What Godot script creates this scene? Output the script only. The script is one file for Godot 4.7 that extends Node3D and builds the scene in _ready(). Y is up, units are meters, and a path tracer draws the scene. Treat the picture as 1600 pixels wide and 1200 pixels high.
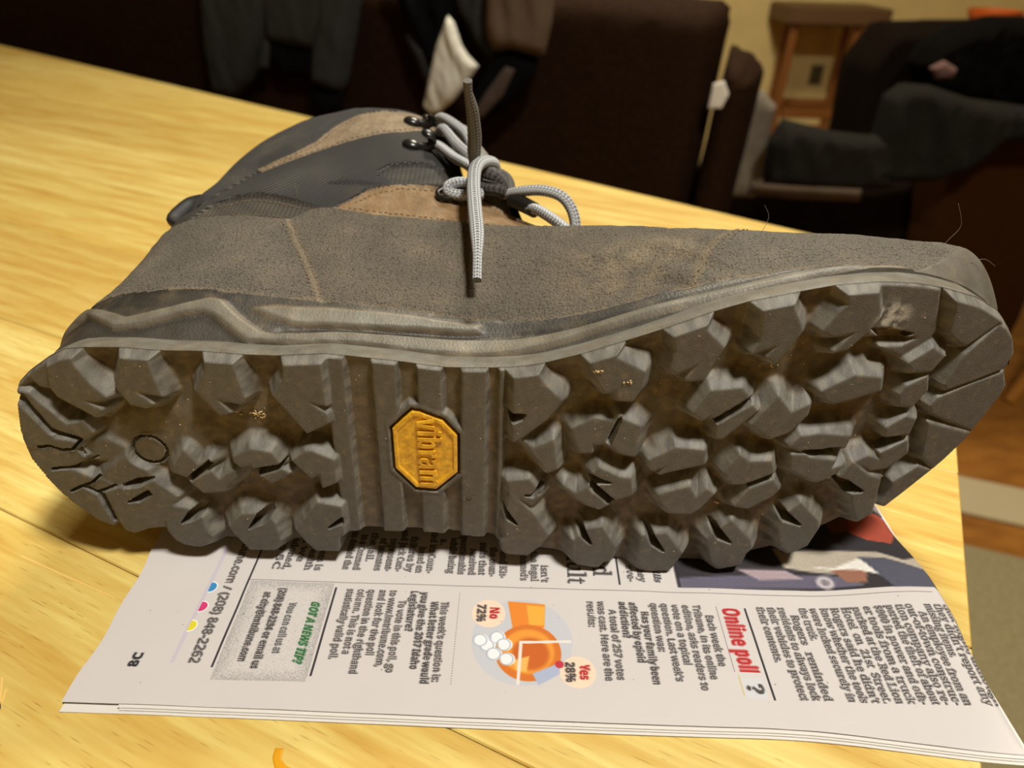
extends Node3D
# A worn leather hiking boot lying on its side on a newspaper on a pine table; a dim room behind.
# Lengths in the shape data are millimetres; MM turns them into metres.
const MM := 0.001
const PAPER_Y := -1.2
const TABLE_Y := -3.0
var rng := RandomNumberGenerator.new()
var nz := FastNoiseLite.new()
var M := {}

class MB:
	var v := PackedVector3Array()
	var n := PackedVector3Array()
	var c := PackedColorArray()
	var u := PackedVector2Array()
	var ix := PackedInt32Array()
	func vert(p: Vector3, nn := Vector3.ZERO, col := Color.WHITE, uv := Vector2.ZERO) -> int:
		v.append(p); n.append(nn); c.append(col); u.append(uv)
		return v.size() - 1
	func tri(a: int, b: int, d: int) -> void:
		ix.append(a); ix.append(b); ix.append(d)
	func quad(a: int, b: int, d: int, e: int) -> void:
		tri(a, b, d); tri(a, d, e)
	func flat(ps: Array, out: Vector3, col := Color.WHITE) -> void:
		var nn: Vector3 = (ps[1] - ps[0]).cross(ps[2] - ps[0]).normalized()
		if nn.dot(out) < 0.0: nn = -nn
		var k := v.size()
		for p in ps: vert(p, nn, col, Vector2(p.x, p.z))
		for i in range(1, ps.size() - 1): tri(k, k + i, k + i + 1)
	# smooth normals from the faces, pointing away from the given sign of winding
	func smooth() -> void:
		for i in n.size(): n[i] = Vector3.ZERO
		for t in range(0, ix.size(), 3):
			var g := (v[ix[t + 1]] - v[ix[t]]).cross(v[ix[t + 2]] - v[ix[t]])
			n[ix[t]] -= g; n[ix[t + 1]] -= g; n[ix[t + 2]] -= g
		for i in n.size(): n[i] = n[i].normalized() if n[i].length_squared() > 0.0 else Vector3.UP
	func mesh(org := Vector3.ZERO) -> ArrayMesh:
		for t in range(0, ix.size(), 3):
			var a := ix[t]; var b := ix[t + 1]; var d := ix[t + 2]
			if (v[b] - v[a]).cross(v[d] - v[a]).dot(n[a] + n[b] + n[d]) > 0.0:
				ix[t + 1] = d; ix[t + 2] = b
		var pv := PackedVector3Array()
		pv.resize(v.size())
		for i in v.size(): pv[i] = v[i] * 0.001 - org
		var arr := []
		arr.resize(Mesh.ARRAY_MAX)
		arr[Mesh.ARRAY_VERTEX] = pv; arr[Mesh.ARRAY_NORMAL] = n; arr[Mesh.ARRAY_COLOR] = c
		arr[Mesh.ARRAY_TEX_UV] = u; arr[Mesh.ARRAY_INDEX] = ix
		var m := ArrayMesh.new()
		m.add_surface_from_arrays(Mesh.PRIMITIVE_TRIANGLES, arr)
		return m

# ---------- scene tree helpers ----------
func thing(called: String, label: String, category: String, at := Vector3.ZERO, group := "") -> Node3D:
	var o := Node3D.new()
	o.name = called
	add_child(o, true)
	o.position = at
	o.set_meta("label", label); o.set_meta("category", category)
	if group: o.set_meta("group", group)
	return o
func part(called: String, mb: MB, m: Material, parent: Node3D, org := Vector3.ZERO, label := "") -> MeshInstance3D:
	var o := MeshInstance3D.new()
	o.name = called
	o.mesh = mb.mesh(org)
	o.material_override = m
	parent.add_child(o, true)
	if label: o.set_meta("label", label)
	return o
func struct(called: String, mb: MB, m: Material) -> MeshInstance3D:
	var o := part(called, mb, m, self)
	o.set_meta("kind", "structure")
	return o

# ---------- shapes ----------
func box(mb: MB, a: Vector3, b: Vector3, col := Color.WHITE, bevel := 0.0) -> void:
	obox(mb, (a + b) / 2.0, Vector3.RIGHT, Vector3.UP, Vector3.BACK, (b - a).abs() / 2.0, col, bevel)
# a box along three axes with chamfered edges
func obox(mb: MB, o: Vector3, ax: Vector3, ay: Vector3, az: Vector3, h: Vector3, col := Color.WHITE, bv := 0.0) -> void:
	var axes := [ax, ay, az]
	var hh := [h.x, h.y, h.z]
	for k in 3:
		var i := (k + 1) % 3
		var j := (k + 2) % 3
		for s in [-1.0, 1.0]:
			var f: Vector3 = axes[k] * (s * hh[k])
			var e: Vector3 = axes[i] * (hh[i] - bv)
			var g: Vector3 = axes[j] * (hh[j] - bv)
			mb.flat([o + f + e + g, o + f + e - g, o + f - e - g, o + f - e + g], f, col)
			if bv > 0.0:
				for s2 in [-1.0, 1.0]:
					var f2: Vector3 = axes[i] * (s2 * hh[i])
					var fi: Vector3 = axes[k] * (s * (hh[k] - bv))
					var ei: Vector3 = axes[i] * (s2 * (hh[i] - bv))
					mb.flat([o + f + ei + g, o + f + ei - g, o + fi + f2 - g, o + fi + f2 + g], f.normalized() + f2.normalized(), col)
func spline(P: Array, t: float) -> Vector3:
	var k := P.size() - 1
	var s := clampf(t * k, 0.0, k - 0.00001)
	var i := int(s)
	var f := s - i
	var p0: Vector3 = P[maxi(i - 1, 0)]
	var p1: Vector3 = P[i]
	var p2: Vector3 = P[i + 1]
	var p3: Vector3 = P[mini(i + 2, k)]
	return p1 + 0.5 * f * (p2 - p0 + f * (2.0 * p0 - 5.0 * p1 + 4.0 * p2 - p3 + f * (3.0 * (p1 - p2) + p3 - p0)))
# a tube along a spline; radii along it; flat squashes it along the binormal
func tube(mb: MB, P: Array, R: Array, seg := 14, steps := 60, col := Color.WHITE, squash := 1.0) -> void:
	var up := Vector3(0.21, 0.3, 0.93)
	var k0 := mb.v.size()
	var run := 0.0
	var last: Vector3 = P[0]
	var nx := Vector3.ZERO
	for i in steps + 1:
		var t := float(i) / steps
		var p := spline(P, t)
		var d := (spline(P, minf(t + 0.01, 1.0)) - spline(P, maxf(t - 0.01, 0.0))).normalized()
		if i == 0: nx = d.cross(up).normalized()
		nx = (nx - d * nx.dot(d)).normalized()
		var ny := d.cross(nx)
		run += p.distance_to(last)
		last = p
		var rf := t * (R.size() - 1)
		var r: float = lerpf(R[int(rf)], R[mini(int(rf) + 1, R.size() - 1)], rf - int(rf))
		for j in seg + 1:
			var a := TAU * j / seg
			var q := nx * cos(a) + ny * (sin(a) * squash)
			mb.vert(p + q * r, (nx * cos(a) * squash + ny * sin(a)).normalized(), col, Vector2(float(j) / seg, run / 9.0))
	for i in steps:
		for j in seg:
			var a := k0 + i * (seg + 1) + j
			mb.quad(a, a + 1, a + seg + 2, a + seg + 1)
	for e in [0, steps]:
		var p := spline(P, float(e) / steps)
		var d: Vector3 = (spline(P, 1.0) - spline(P, 0.97)) if e else (spline(P, 0.0) - spline(P, 0.03))
		var cc := mb.vert(p + d.normalized() * 0.4, d.normalized(), col)
		var b := mb.v.size()
		for j in seg + 1: mb.vert(mb.v[k0 + e * (seg + 1) + j], d.normalized(), col)
		for j in seg: mb.tri(cc, b + j, b + j + 1)
func ball(mb: MB, o: Vector3, r: Vector3, col := Color.WHITE, basis := Basis()) -> void:
	var k0 := mb.v.size()
	for i in 11:
		for j in 17:
			var a := PI * i / 10.0
			var b := TAU * j / 16.0
			var d := Vector3(sin(a) * cos(b), cos(a), sin(a) * sin(b))
			mb.vert(o + basis * (d * r), (basis * (d / r)).normalized(), col, Vector2(j / 16.0, i / 10.0))
	for i in 10:
		for j in 16:
			var q := k0 + i * 17 + j
			mb.quad(q, q + 1, q + 18, q + 17)
# signed distance to a polygon, negative inside
func sd(p: Vector2, P: PackedVector2Array) -> float:
	var best := 1e9
	var odd := false
	var m := P.size()
	var a := P[m - 1]
	for i in m:
		var b := P[i]
		var e := b - a
		var w := p - a
		var q := w - e * clampf(w.dot(e) / e.length_squared(), 0.0, 1.0)
		best = minf(best, q.length_squared())
		if (a.y > p.y) != (b.y > p.y) and p.x < e.x * (p.y - a.y) / e.y + a.x: odd = not odd
		a = b
	return -sqrt(best) if odd else sqrt(best)
# a stuffed or draped shape over a polygon in the plane (ax, ay), thick towards az, with folds
func puff(mb: MB, poly: PackedVector2Array, o: Vector3, ax: Vector3, ay: Vector3, az: Vector3, thick: float, cell: float, round_: float, fold := 0.0, seed_ := 1, col := Color.WHITE) -> void:
	var lo := poly[0]
	var hi := poly[0]
	for p in poly:
		lo = lo.min(p); hi = hi.max(p)
	var nx := int((hi.x - lo.x) / cell) + 3
	var ny := int((hi.y - lo.y) / cell) + 3
	lo -= Vector2(cell, cell)
	nz.seed = seed_; nz.frequency = 1.0
	var D := PackedFloat32Array()
	D.resize(nx * ny)
	for j in ny:
		for i in nx: D[j * nx + i] = -sd(lo + Vector2(i, j) * cell, poly)
	for side in [1.0, -1.0]:
		var idm := PackedInt32Array()
		idm.resize(nx * ny); idm.fill(-1)
		var k0 := mb.ix.size()
		var v0 := mb.v.size()
		for j in ny - 1:
			for i in nx - 1:
				var any := false
				for q in [[i, j], [i + 1, j], [i + 1, j + 1], [i, j + 1]]:
					if D[q[1] * nx + q[0]] > 0.0: any = true
				if not any: continue
				var ids := []
				for q in [[i, j], [i + 1, j], [i + 1, j + 1], [i, j + 1]]:
					var k: int = q[1] * nx + q[0]
					if idm[k] < 0:
						var d := D[k]
						var p := lo + Vector2(q[0], q[1]) * cell
						if d < 0.0:
							var g := Vector2(D[q[1] * nx + mini(q[0] + 1, nx - 1)] - D[q[1] * nx + maxi(q[0] - 1, 0)], D[mini(q[1] + 1, ny - 1) * nx + q[0]] - D[maxi(q[1] - 1, 0) * nx + q[0]])
							p += g.normalized() * -d
							d = 0.0
						var e := minf(d / round_, 1.0)
						var h := thick * sqrt(1.0 - (1.0 - e) * (1.0 - e)) * (0.5 if side > 0.0 else 0.4)
						if side > 0.0: h += fold * e * (nz.get_noise_2d(p.x * 0.022 + p.y * 0.006, p.y * 0.005))
						idm[k] = mb.vert(o + ax * p.x + ay * p.y + az * (h * side), az * side, col, p / 100.0)
					ids.append(idm[k])
				mb.quad(ids[0], ids[1], ids[2], ids[3])
		# smooth normals of this side
		var acc := PackedVector3Array()
		acc.resize(mb.v.size() - v0)
		for t in range(k0, mb.ix.size(), 3):
			var g := (mb.v[mb.ix[t + 1]] - mb.v[mb.ix[t]]).cross(mb.v[mb.ix[t + 2]] - mb.v[mb.ix[t]])
			if g.dot(az) * side < 0.0: g = -g
			for q in 3: acc[mb.ix[t + q] - v0] += g
		for i in acc.size(): mb.n[v0 + i] = acc[i].normalized() if acc[i].length_squared() > 0.0 else az * side
func poly(a: Array) -> PackedVector2Array:
	var P := PackedVector2Array()
	for i in range(0, a.size(), 2): P.append(Vector2(a[i], a[i + 1]))
	return P
func along(x: float, a: PackedVector2Array) -> float:
	if x <= a[0].x: return a[0].y
	for i in range(1, a.size()):
		if x <= a[i].x: return lerpf(a[i - 1].y, a[i].y, (x - a[i - 1].x) / (a[i].x - a[i - 1].x))
	return a[a.size() - 1].y

# ---------- materials ----------
func noise_tex(size: int, freq: float, seed_: int, lo: Color, hi: Color, normal := false, bump := 4.0, kind := FastNoiseLite.TYPE_SIMPLEX_SMOOTH) -> NoiseTexture2D:
	var f := FastNoiseLite.new()
	f.noise_type = kind
	f.seed = seed_; f.frequency = freq
	f.fractal_octaves = 4
	var t := NoiseTexture2D.new()
	t.width = size; t.height = size; t.seamless = true; t.noise = f
	if normal:
		t.as_normal_map = true; t.bump_strength = bump
	else:
		var g := Gradient.new()
		g.set_color(0, lo); g.set_color(1, hi)
		t.color_ramp = g
	return t
func mat(col: Color, rough: float, metal := 0.0, vc := false) -> StandardMaterial3D:
	var m := StandardMaterial3D.new()
	m.albedo_color = col
	m.roughness = rough
	m.metallic = metal
	m.vertex_color_use_as_albedo = vc
	return m
func fab(col: Color) -> StandardMaterial3D:   # cloth and dull hide: hardly any shine
	var m := mat(col, 0.95)
	m.metallic_specular = 0.15
	return m
func tri_mat(col: Color, rough: float, tex: Texture2D, bump: Texture2D, scale: float, depth: float, vc := true) -> StandardMaterial3D:
	var m := mat(col, rough, 0.0, vc)
	m.uv1_triplanar = true
	m.uv1_scale = Vector3(scale, scale, scale)
	m.albedo_texture = tex
	if bump:
		m.heightmap_enabled = true
		m.heightmap_texture = bump
		m.heightmap_scale = depth
	return m
func lin(r: float, g: float, b: float) -> Color:   # sRGB 0..255 to the linear value vertex colours need
	return Color(r / 255.0, g / 255.0, b / 255.0).srgb_to_linear()
func grey_bumps(size: int, freq: float, seed_: int, kind := FastNoiseLite.TYPE_SIMPLEX_SMOOTH) -> NoiseTexture2D:
	return noise_tex(size, freq, seed_, Color.BLACK, Color.WHITE, false, 4.0, kind)
func make_materials() -> void:
	M.rubber = tri_mat(Color.WHITE, 0.62, noise_tex(512, 0.02, 3, Color(0.86, 0.86, 0.86), Color(1, 1, 1)), grey_bumps(512, 0.12, 4), 22.0, 0.012)
	M.midsole = tri_mat(Color.WHITE, 0.5, noise_tex(512, 0.012, 5, Color(0.72, 0.70, 0.66), Color(1, 1, 1)), grey_bumps(512, 0.1, 6), 14.0, 0.014)
	M.nubuck = tri_mat(Color.WHITE, 0.88, leather_tex(), grey_bumps(512, 0.055, 8), 24.0, 0.055)
	M.brown = tri_mat(Color.WHITE, 0.75, noise_tex(512, 0.012, 9, Color(0.78, 0.74, 0.68), Color(1, 1, 1)), grey_bumps(512, 0.06, 10), 20.0, 0.03)
	M.textile = tri_mat(Color.WHITE, 0.85, weave_tex(), grey_bumps(256, 0.2, 11), 60.0, 0.02)
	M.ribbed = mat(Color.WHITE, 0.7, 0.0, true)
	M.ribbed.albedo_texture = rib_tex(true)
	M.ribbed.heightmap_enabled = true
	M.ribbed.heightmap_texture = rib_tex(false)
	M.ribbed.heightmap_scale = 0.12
	M.collar = tri_mat(Color.WHITE, 0.9, noise_tex(256, 0.05, 12, Color(0.8, 0.8, 0.8), Color.WHITE), grey_bumps(256, 0.2, 13), 40.0, 0.02)
	M.gunmetal = mat(Color(0.13, 0.125, 0.12), 0.25, 0.35)
	M.lace = mat(Color.WHITE, 0.85)
	M.lace.albedo_texture = lace_tex()
	M.lace_dark = mat(Color(0.74, 0.71, 0.66), 0.9)
	M.lace_dark.albedo_texture = M.lace.albedo_texture
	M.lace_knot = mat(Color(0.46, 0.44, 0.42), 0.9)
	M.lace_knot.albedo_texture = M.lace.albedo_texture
	M.badge = tri_mat(Color(0.97, 0.76, 0.17), 0.42, noise_tex(256, 0.03, 15, Color(0.74, 0.68, 0.6), Color.WHITE), grey_bumps(256, 0.1, 16), 30.0, 0.01, false)
	M.stitch = mat(Color(0.42, 0.35, 0.26), 0.9)
	M.black = mat(Color(0.05, 0.048, 0.045), 0.6)
	M.lining = mat(Color(0.09, 0.085, 0.08), 0.95)
	M.dust = mat(Color(0.78, 0.68, 0.5), 0.95)
	M.hair = mat(Color(0.45, 0.4, 0.33), 0.6)
	M.paper = mat(Color.WHITE, 0.85)
	M.paper.heightmap_enabled = true
	M.paper.uv1_scale = Vector3.ONE
	M.sheet = mat(Color(0.82, 0.80, 0.77), 0.9)

func leather_tex() -> ImageTexture:
	var s := 512
	var f := FastNoiseLite.new()
	f.seed = 21; f.frequency = 0.06; f.fractal_octaves = 4
	var im := f.get_seamless_image(s, s)
	im.convert(Image.FORMAT_RGB8)
	for y in s:
		for x in s:
			var q := 0.72 + 0.34 * im.get_pixel(x, y).r
			im.set_pixel(x, y, Color(q, q * 0.99, q * 0.97))
	rng.seed = 5
	for k in 900:   # dark pits and pale grains
		var x := rng.randi() % (s - 8)
		var y := rng.randi() % (s - 8)
		var r := 3 + rng.randi() % 5
		var pale := rng.randf() < 0.12
		var w := rng.randf_range(0.15, 0.6)
		for j in r:
			for i in r:
				if Vector2(i - r / 2.0 + 0.5, j - r / 2.0 + 0.5).length() > r * 0.55: continue
				im.set_pixel(x + i, y + j, im.get_pixel(x + i, y + j) * w if not pale else Color(1, 1, 0.97))
	return ImageTexture.create_from_image(im)
func weave_tex() -> ImageTexture:
	var s := 64
	var im := Image.create(s, s, false, Image.FORMAT_RGB8)
	for y in s:
		for x in s:
			var q := 0.55 + 0.45 * absf(sin(TAU * x / 16.0) * cos(TAU * y / 16.0 + PI * int(x / 8)))
			im.set_pixel(x, y, Color(q, q, q))
	return ImageTexture.create_from_image(im)
func rib_tex(colour: bool) -> ImageTexture:   # the fine moulded ribs of the ankle panel, laid out over x -160..0, L 90..200
	var w := 1024
	var h := 704
	var im := Image.create(w, h, false, Image.FORMAT_RGB8)
	for y in h:
		for x in w:
			var X := -160.0 + x * 160.0 / w
			var L := 90.0 + y * 110.0 / h
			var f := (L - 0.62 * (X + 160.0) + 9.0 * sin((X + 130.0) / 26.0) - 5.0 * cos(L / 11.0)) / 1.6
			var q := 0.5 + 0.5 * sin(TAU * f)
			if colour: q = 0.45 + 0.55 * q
			im.set_pixel(x, y, Color(q, q, q))
	return ImageTexture.create_from_image(im)
func lace_tex() -> ImageTexture:
	var w := 96
	var h := 64
	var im := Image.create(w, h, false, Image.FORMAT_RGB8)
	for y in h:
		for x in w:
			var cell := fposmod(x, 16.0)
			var row := fposmod(y + (8.0 - absf(cell - 8.0)) * 1.1, 10.7)
			var q := 0.66 + 0.14 * sin(TAU * row / 10.7)
			var c := Color(q * 0.97, q * 0.985, q)
			if absf(cell - 8.0) < 3.2 and row < 3.6 and int(x / 16) % 2 == 0: c = Color(0.12, 0.11, 0.1)
			elif cell < 1.2: c = c * 0.55
			im.set_pixel(x, y, c)
	return ImageTexture.create_from_image(im)

# ---------- the boot: tread ----------
const TG := 0.4          # tread grid, mm
const TX0 := -176.0
const TY0 := -4.0
const TNX := 915
const TNY := 328
var TH := PackedFloat32Array()      # height of the tread above (below) the ground face
var TD := PackedFloat32Array()      # distance inside the outline
var TS := PackedFloat32Array()      # steepness of the side wall there
var TI := PackedInt32Array()        # which lug
var TB := PackedFloat32Array()      # best lug height so far
var lug_count := 0
var outline_pts := PackedVector2Array()
func spring(x: float) -> float: return -pow(maxf(0.0, x - 70.0), 2.0) / 550.0
func cell_range(P: PackedVector2Array, pad: float) -> Array:
	var lo := P[0]
	var hi := P[0]
	for p in P:
		lo = lo.min(p); hi = hi.max(p)
	return [maxi(0, int((lo.x - pad - TX0) / TG)), mini(TNX - 1, int((hi.x + pad - TX0) / TG)), maxi(0, int((lo.y - pad - TY0) / TG)), mini(TNY - 1, int((hi.y + pad - TY0) / TG))]
func tread_start() -> void:
	var total := TNX * TNY
	for a in [TH, TD, TS, TB]: a.resize(total)
	TI.resize(total); TI.fill(0)
	TH.resize(total); TD.resize(total); TS.resize(total); TB.resize(total)
	TD.fill(-8.0); TS.fill(3.0); TB.fill(-99.0)
	outline_pts = poly([-140.7, 93.4, -129.3, 93.8, -113.7, 93.1, -102.3, 93.3, -88.8, 92.5, -77.9, 92.4, -62.6, 93.7, -54.2, 93.2, -38.1, 91.8, -22, 89.9, -7.1, 90.2, 1.9, 91, 9.7, 92.5, 21.6, 96.3, 34.6, 101.3, 47.8, 106.7, 60.4, 112.5, 72.6, 117.1, 86.4, 120.4, 98.2, 122.7, 112.5, 123.4, 124.7, 122.4, 135.1, 120.1, 148.9, 115.7, 160.8, 109.4, 169.9, 101.2, 176.1, 92.2, 181.5, 82.7, 183, 75.4, 178.3, 73.7, 172.2, 58.3, 161.4, 42.4, 152, 32.7, 146, 27.4, 136.3, 21.6, 127.3, 15.3, 111.3, 8, 84, 0.8, 60, -1, 35.5, -0.1, 7.3, 5.5, -3.8, 6.1, -3.8, 12.2, -14, 13, -30, 14.5, -50, 14.5, -63, 13.2, -64.5, 5, -75, 4.9, -96.4, 4, -121.6, 5.1, -145.3, 11.5, -152.4, 15.3, -157.6, 18.4, -165.3, 28.6, -170, 39.4, -172.7, 48.3, -171.9, 61.2, -168.7, 73.5, -167.6, 78.1, -162, 83.4, -153.6, 89.2, -147.2, 92.6])
	# smooth the outline a little
	var P := PackedVector2Array()
	var m := outline_pts.size()
	for i in m:
		var p0 := outline_pts[(i + m - 1) % m]
		var p1 := outline_pts[i]
		var p2 := outline_pts[(i + 1) % m]
		var p3 := outline_pts[(i + 2) % m]
		for k in 4:
			var f := k / 4.0
			P.append(p1.lerp(p1 + 0.5 * f * (p2 - p0 + f * (2.0 * p0 - 5.0 * p1 + 4.0 * p2 - p3 + f * (3.0 * (p1 - p2) + p3 - p0))), 0.6).lerp(p1.lerp(p2, f), 0.4))
	outline_pts = P
	m = P.size()
	var near := PackedFloat32Array()
	near.resize(total); near.fill(64.0)
	for i in m:
		var a := P[i]
		var b := P[(i + 1) % m]
		var e := b - a
		if e.length_squared() < 0.0001: continue
		var nn := Vector2(-e.y, e.x).normalized()      # the outline runs clockwise, heel to toe along the top: this points outwards
		var s := lerpf(7.0, 2.6, smoothstep(0.15, 0.7, nn.y))
		var r := cell_range(PackedVector2Array([a, b]), 8.0)
		for j in range(r[2], r[3] + 1):
			for k in range(r[0], r[1] + 1):
				var w := Vector2(TX0 + k * TG, TY0 + j * TG) - a
				var q := (w - e * clampf(w.dot(e) / e.length_squared(), 0.0, 1.0)).length_squared()
				var c := j * TNX + k
				if q < near[c]:
					near[c] = q; TS[c] = s
	for k in TNX:
		var x := TX0 + k * TG
		var cuts := []
		for i in m:
			var a := P[i]
			var b := P[(i + 1) % m]
			if (a.x > x) != (b.x > x): cuts.append(a.y + (b.y - a.y) * (x - a.x) / (b.x - a.x))
		cuts.sort()
		for j in TNY:
			var y := TY0 + j * TG
			var odd := false
			for q in cuts:
				if q < y: odd = not odd
			var c := j * TNX + k
			TD[c] = sqrt(near[c]) * (1.0 if odd else -1.0)
	# the ground of the grooves, a little uneven
	nz.seed = 2; nz.frequency = 0.03; nz.fractal_octaves = 3
	for j in TNY:
		for k in TNX:
			var x := TX0 + k * TG
			var y := TY0 + j * TG
			var b := -7.3 + 1.1 * nz.get_noise_2d(x, y)
			var hd := Vector2((x + 126.0) / 26.0, (y - 56.0) / 17.0).length()      # the shallow pan round the heel plug
			b += 2.6 * smoothstep(1.15, 0.5, hd)
			TH[j * TNX + k] = b
func smax(a: float, b: float, k: float) -> float:
	var h := maxf(k - absf(a - b), 0.0) / k
	return maxf(a, b) + h * h * k * 0.25
func lug(top: float, slope: float, pts: Array, own := true, grow := 0.0) -> void:
	var P := poly(pts)
	if own: lug_count += 1
	var r := cell_range(P, 9.0 / slope + 1.0)
	nz.seed = 77 + lug_count; nz.frequency = 0.05
	var wob := rng.randf_range(-0.25, 0.1)
	for j in range(r[2], r[3] + 1):
		for k in range(r[0], r[1] + 1):
			var p := Vector2(TX0 + k * TG, TY0 + j * TG)
			var c := j * TNX + k
			if TD[c] < -1.5: continue
			var d := sd(p, P) - (0.35 if slope < 1.7 else 0.0) - grow
			var d2 := 0.5 * (d + sqrt(d * d + 0.06)) - 0.06
			var v := top + wob - slope * d2 * (1.0 + 0.06 * maxf(d, 0.0)) + 0.12 * nz.get_noise_2d(p.x, p.y) - 0.06 * smoothstep(-1.0, 0.3, d)
			var was := TH[c]
			if v > was - 2.6: TH[c] = smax(was, v, 2.4 if was < -5.5 else 0.9)
			if own and v > was + 0.3 and v > TB[c]:
				TB[c] = v; TI[c] = lug_count
func cut(depth: float, pts: Array) -> void:
	var P := poly(pts)
	var r := cell_range(P, 2.0)
	for j in range(r[2], r[3] + 1):
		for k in range(r[0], r[1] + 1):
			var d := sd(Vector2(TX0 + k * TG, TY0 + j * TG), P)
			if d > 2.0: continue
			var c := j * TNX + k
			TH[c] = minf(TH[c], depth + maxf(0.0, d + 0.15) * 9.0)
# a thin slit along a line of points
func sipe(half: float, depth: float, pts: Array) -> void:
	var P := poly(pts)
	var r := cell_range(P, 2.0)
	for j in range(r[2], r[3] + 1):
		for k in range(r[0], r[1] + 1):
			var p := Vector2(TX0 + k * TG, TY0 + j * TG)
			var d := 9.0
			for i in P.size() - 1: d = minf(d, p.distance_to(Geometry2D.get_closest_point_to_segment(p, P[i], P[i + 1])))
			var c := j * TNX + k
			if d < 1.6: TH[c] = minf(TH[c], depth + maxf(0.0, d - half) * 9.0)
func tread_pos(k: int, j: int) -> Vector3:
	var x := TX0 + k * TG
	var c := j * TNX + k
	return Vector3(x, TY0 + j * TG, spring(x) + TH[c])
func build_tread(boot: Node3D, org: Vector3) -> void:
	tread_start()
	rng.seed = 11
	lug(0, 1.63, [-150.8, 93.3, -143.4, 92.3, -143.7, 89.6, -142.4, 86.4, -139.7, 80.6, -136.3, 76.4, -139.4, 74.9, -145, 75, -139.4, 71, -142.3, 68.3, -152.4, 76.1, -153.6, 79.8])
	lug(-2.2, 1.33, [-153.4, 89.6, -155.7, 78.3, -158.8, 78.7, -161.6, 82.6, -167.2, 77.5, -161.9, 83.9, -155.6, 89.1])
	lug(0, 1.78, [-126.5, 94.2, -117.1, 94.5, -118.3, 91.1, -118.3, 87.2, -117.8, 83.3, -117.1, 77.1, -125.1, 78.8, -121, 73.8, -124.4, 72.2, -129, 73.5, -132, 80.2])
	lug(0, 1.78, [-99.2, 95.1, -89.2, 95.5, -90.9, 91.2, -90.1, 83.4, -89.3, 77.6, -91.5, 74.8, -98.7, 76.6, -95.4, 71.2, -99.5, 69.9, -105.7, 79.8, -101, 87.4])
	lug(0, 1.78, [-73.6, 95.6, -61.8, 96, -62.2, 89.8, -62.3, 77.2, -62.4, 75.2, -67.5, 76.4, -62.4, 71.7, -62.3, 68.2, -70.6, 63.5, -79.9, 78.7, -75.7, 85.3])
	lug(-1, 1.92, [-166.3, 76.9, -163.2, 76.1, -160.6, 71.6, -157.4, 67.5, -154.6, 63.1, -148.2, 64.8, -146.3, 60.7, -150.3, 57.5, -152, 57.5, -160, 62.6, -161.9, 68.8], true, 0.5)
	lug(-0.3, 1.92, [-169.5, 74.1, -167.5, 71.4, -163.8, 64.4, -160.7, 58.6, -160.4, 57.3, -151.3, 56.7, -154.9, 52.9, -159, 53.2, -162.6, 54.4, -166.9, 53.8, -171.2, 53.6, -173.3, 60.7], true, 0.5)
	lug(-0.6, 1.92, [-171.5, 53.2, -167.3, 53.3, -163, 53.6, -159.1, 52.3, -153.7, 53, -152.1, 49.9, -157, 46.2, -165.5, 43.3, -170, 39.1, -172.1, 45.9], true, 0.5)
	lug(-0.3, 1.78, [-165.5, 43.7, -161.4, 44.5, -157.5, 42.8, -152.3, 39.8, -150.1, 40.3, -152.8, 37.7, -157.2, 36, -161.7, 33.4, -165.7, 30.3, -169.4, 38.9], true, 0.5)
	lug(-0.3, 1.78, [-161.6, 33.2, -157.8, 35.4, -156.1, 34.3, -152.9, 32.3, -152.5, 29.1, -149.9, 19.5, -152.3, 15.3, -158.5, 19.8, -165.3, 27.5], true, 0.5)
	lug(-1, 1.18, [-157.8, 35.2, -150.3, 38.8, -146.2, 35.4, -153.2, 32.1], true, 0.5)
	lug(-2.6, 0.74, [-154.5, 51.2, -149.7, 54.9, -143.4, 56.1, -138.1, 52.3, -137.2, 50.5, -142.8, 47, -149.2, 47.2, -153.3, 48.4])
	lug(-1.6, 0.74, [-146.9, 42.4, -136.1, 50.6, -131.2, 39.8, -142, 36.7, -145.4, 36.3, -150.1, 38.5])
	lug(-0.4, 1.18, [-149.3, 32.8, -145.3, 34.6, -142.2, 35.3, -136.8, 35.5, -130.1, 39, -123.6, 31.9, -131, 20.8, -132.4, 16.6, -140, 15.4, -144.6, 12.8, -147, 13.6, -148.1, 18.9])
	lug(0, 1.18, [-129.9, 19.5, -125.5, 27.1, -120.4, 25.9, -116.2, 21.8, -116.3, 17.7, -114.4, 12.4, -117, 8.3, -120.9, 6.3, -124.8, 6.8, -128.4, 10, -130, 14.1])
	lug(0, 1.26, [-106, 17.5, -100.1, 24.1, -95.4, 24.3, -90.9, 23.4, -88.9, 20, -88.2, 11, -91.2, 5.7, -95.7, 5.2, -100.5, 5.6, -105.3, 14.6])
	lug(0, 1.63, [-80.6, 16.8, -70.9, 31, -62.5, 29.4, -62.9, 16.3, -64, 6.2, -74.5, 6.4, -77.8, 10.9])
	lug(-0.2, 1.11, [-115.6, 53.5, -111.9, 47, -107.4, 49.4, -116.6, 41.7, -121.5, 44, -118.8, 48.8])
	lug(-0.6, 1.33, [-116.5, 39.2, -108, 43.7, -105.9, 40.2, -99.6, 44.8, -100.2, 41.9, -105.6, 35.2, -112.9, 34.2])
	lug(0, 1.48, [-97.8, 52.1, -91.8, 55.6, -84.5, 54.6, -81.9, 49.3, -91.4, 46.9, -92.8, 50, -96.4, 48, -98.1, 49.8])
	lug(-0.5, 1.78, [-90.4, 43.1, -81.9, 46.9, -79.1, 45.1, -86.7, 39.8])
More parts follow.
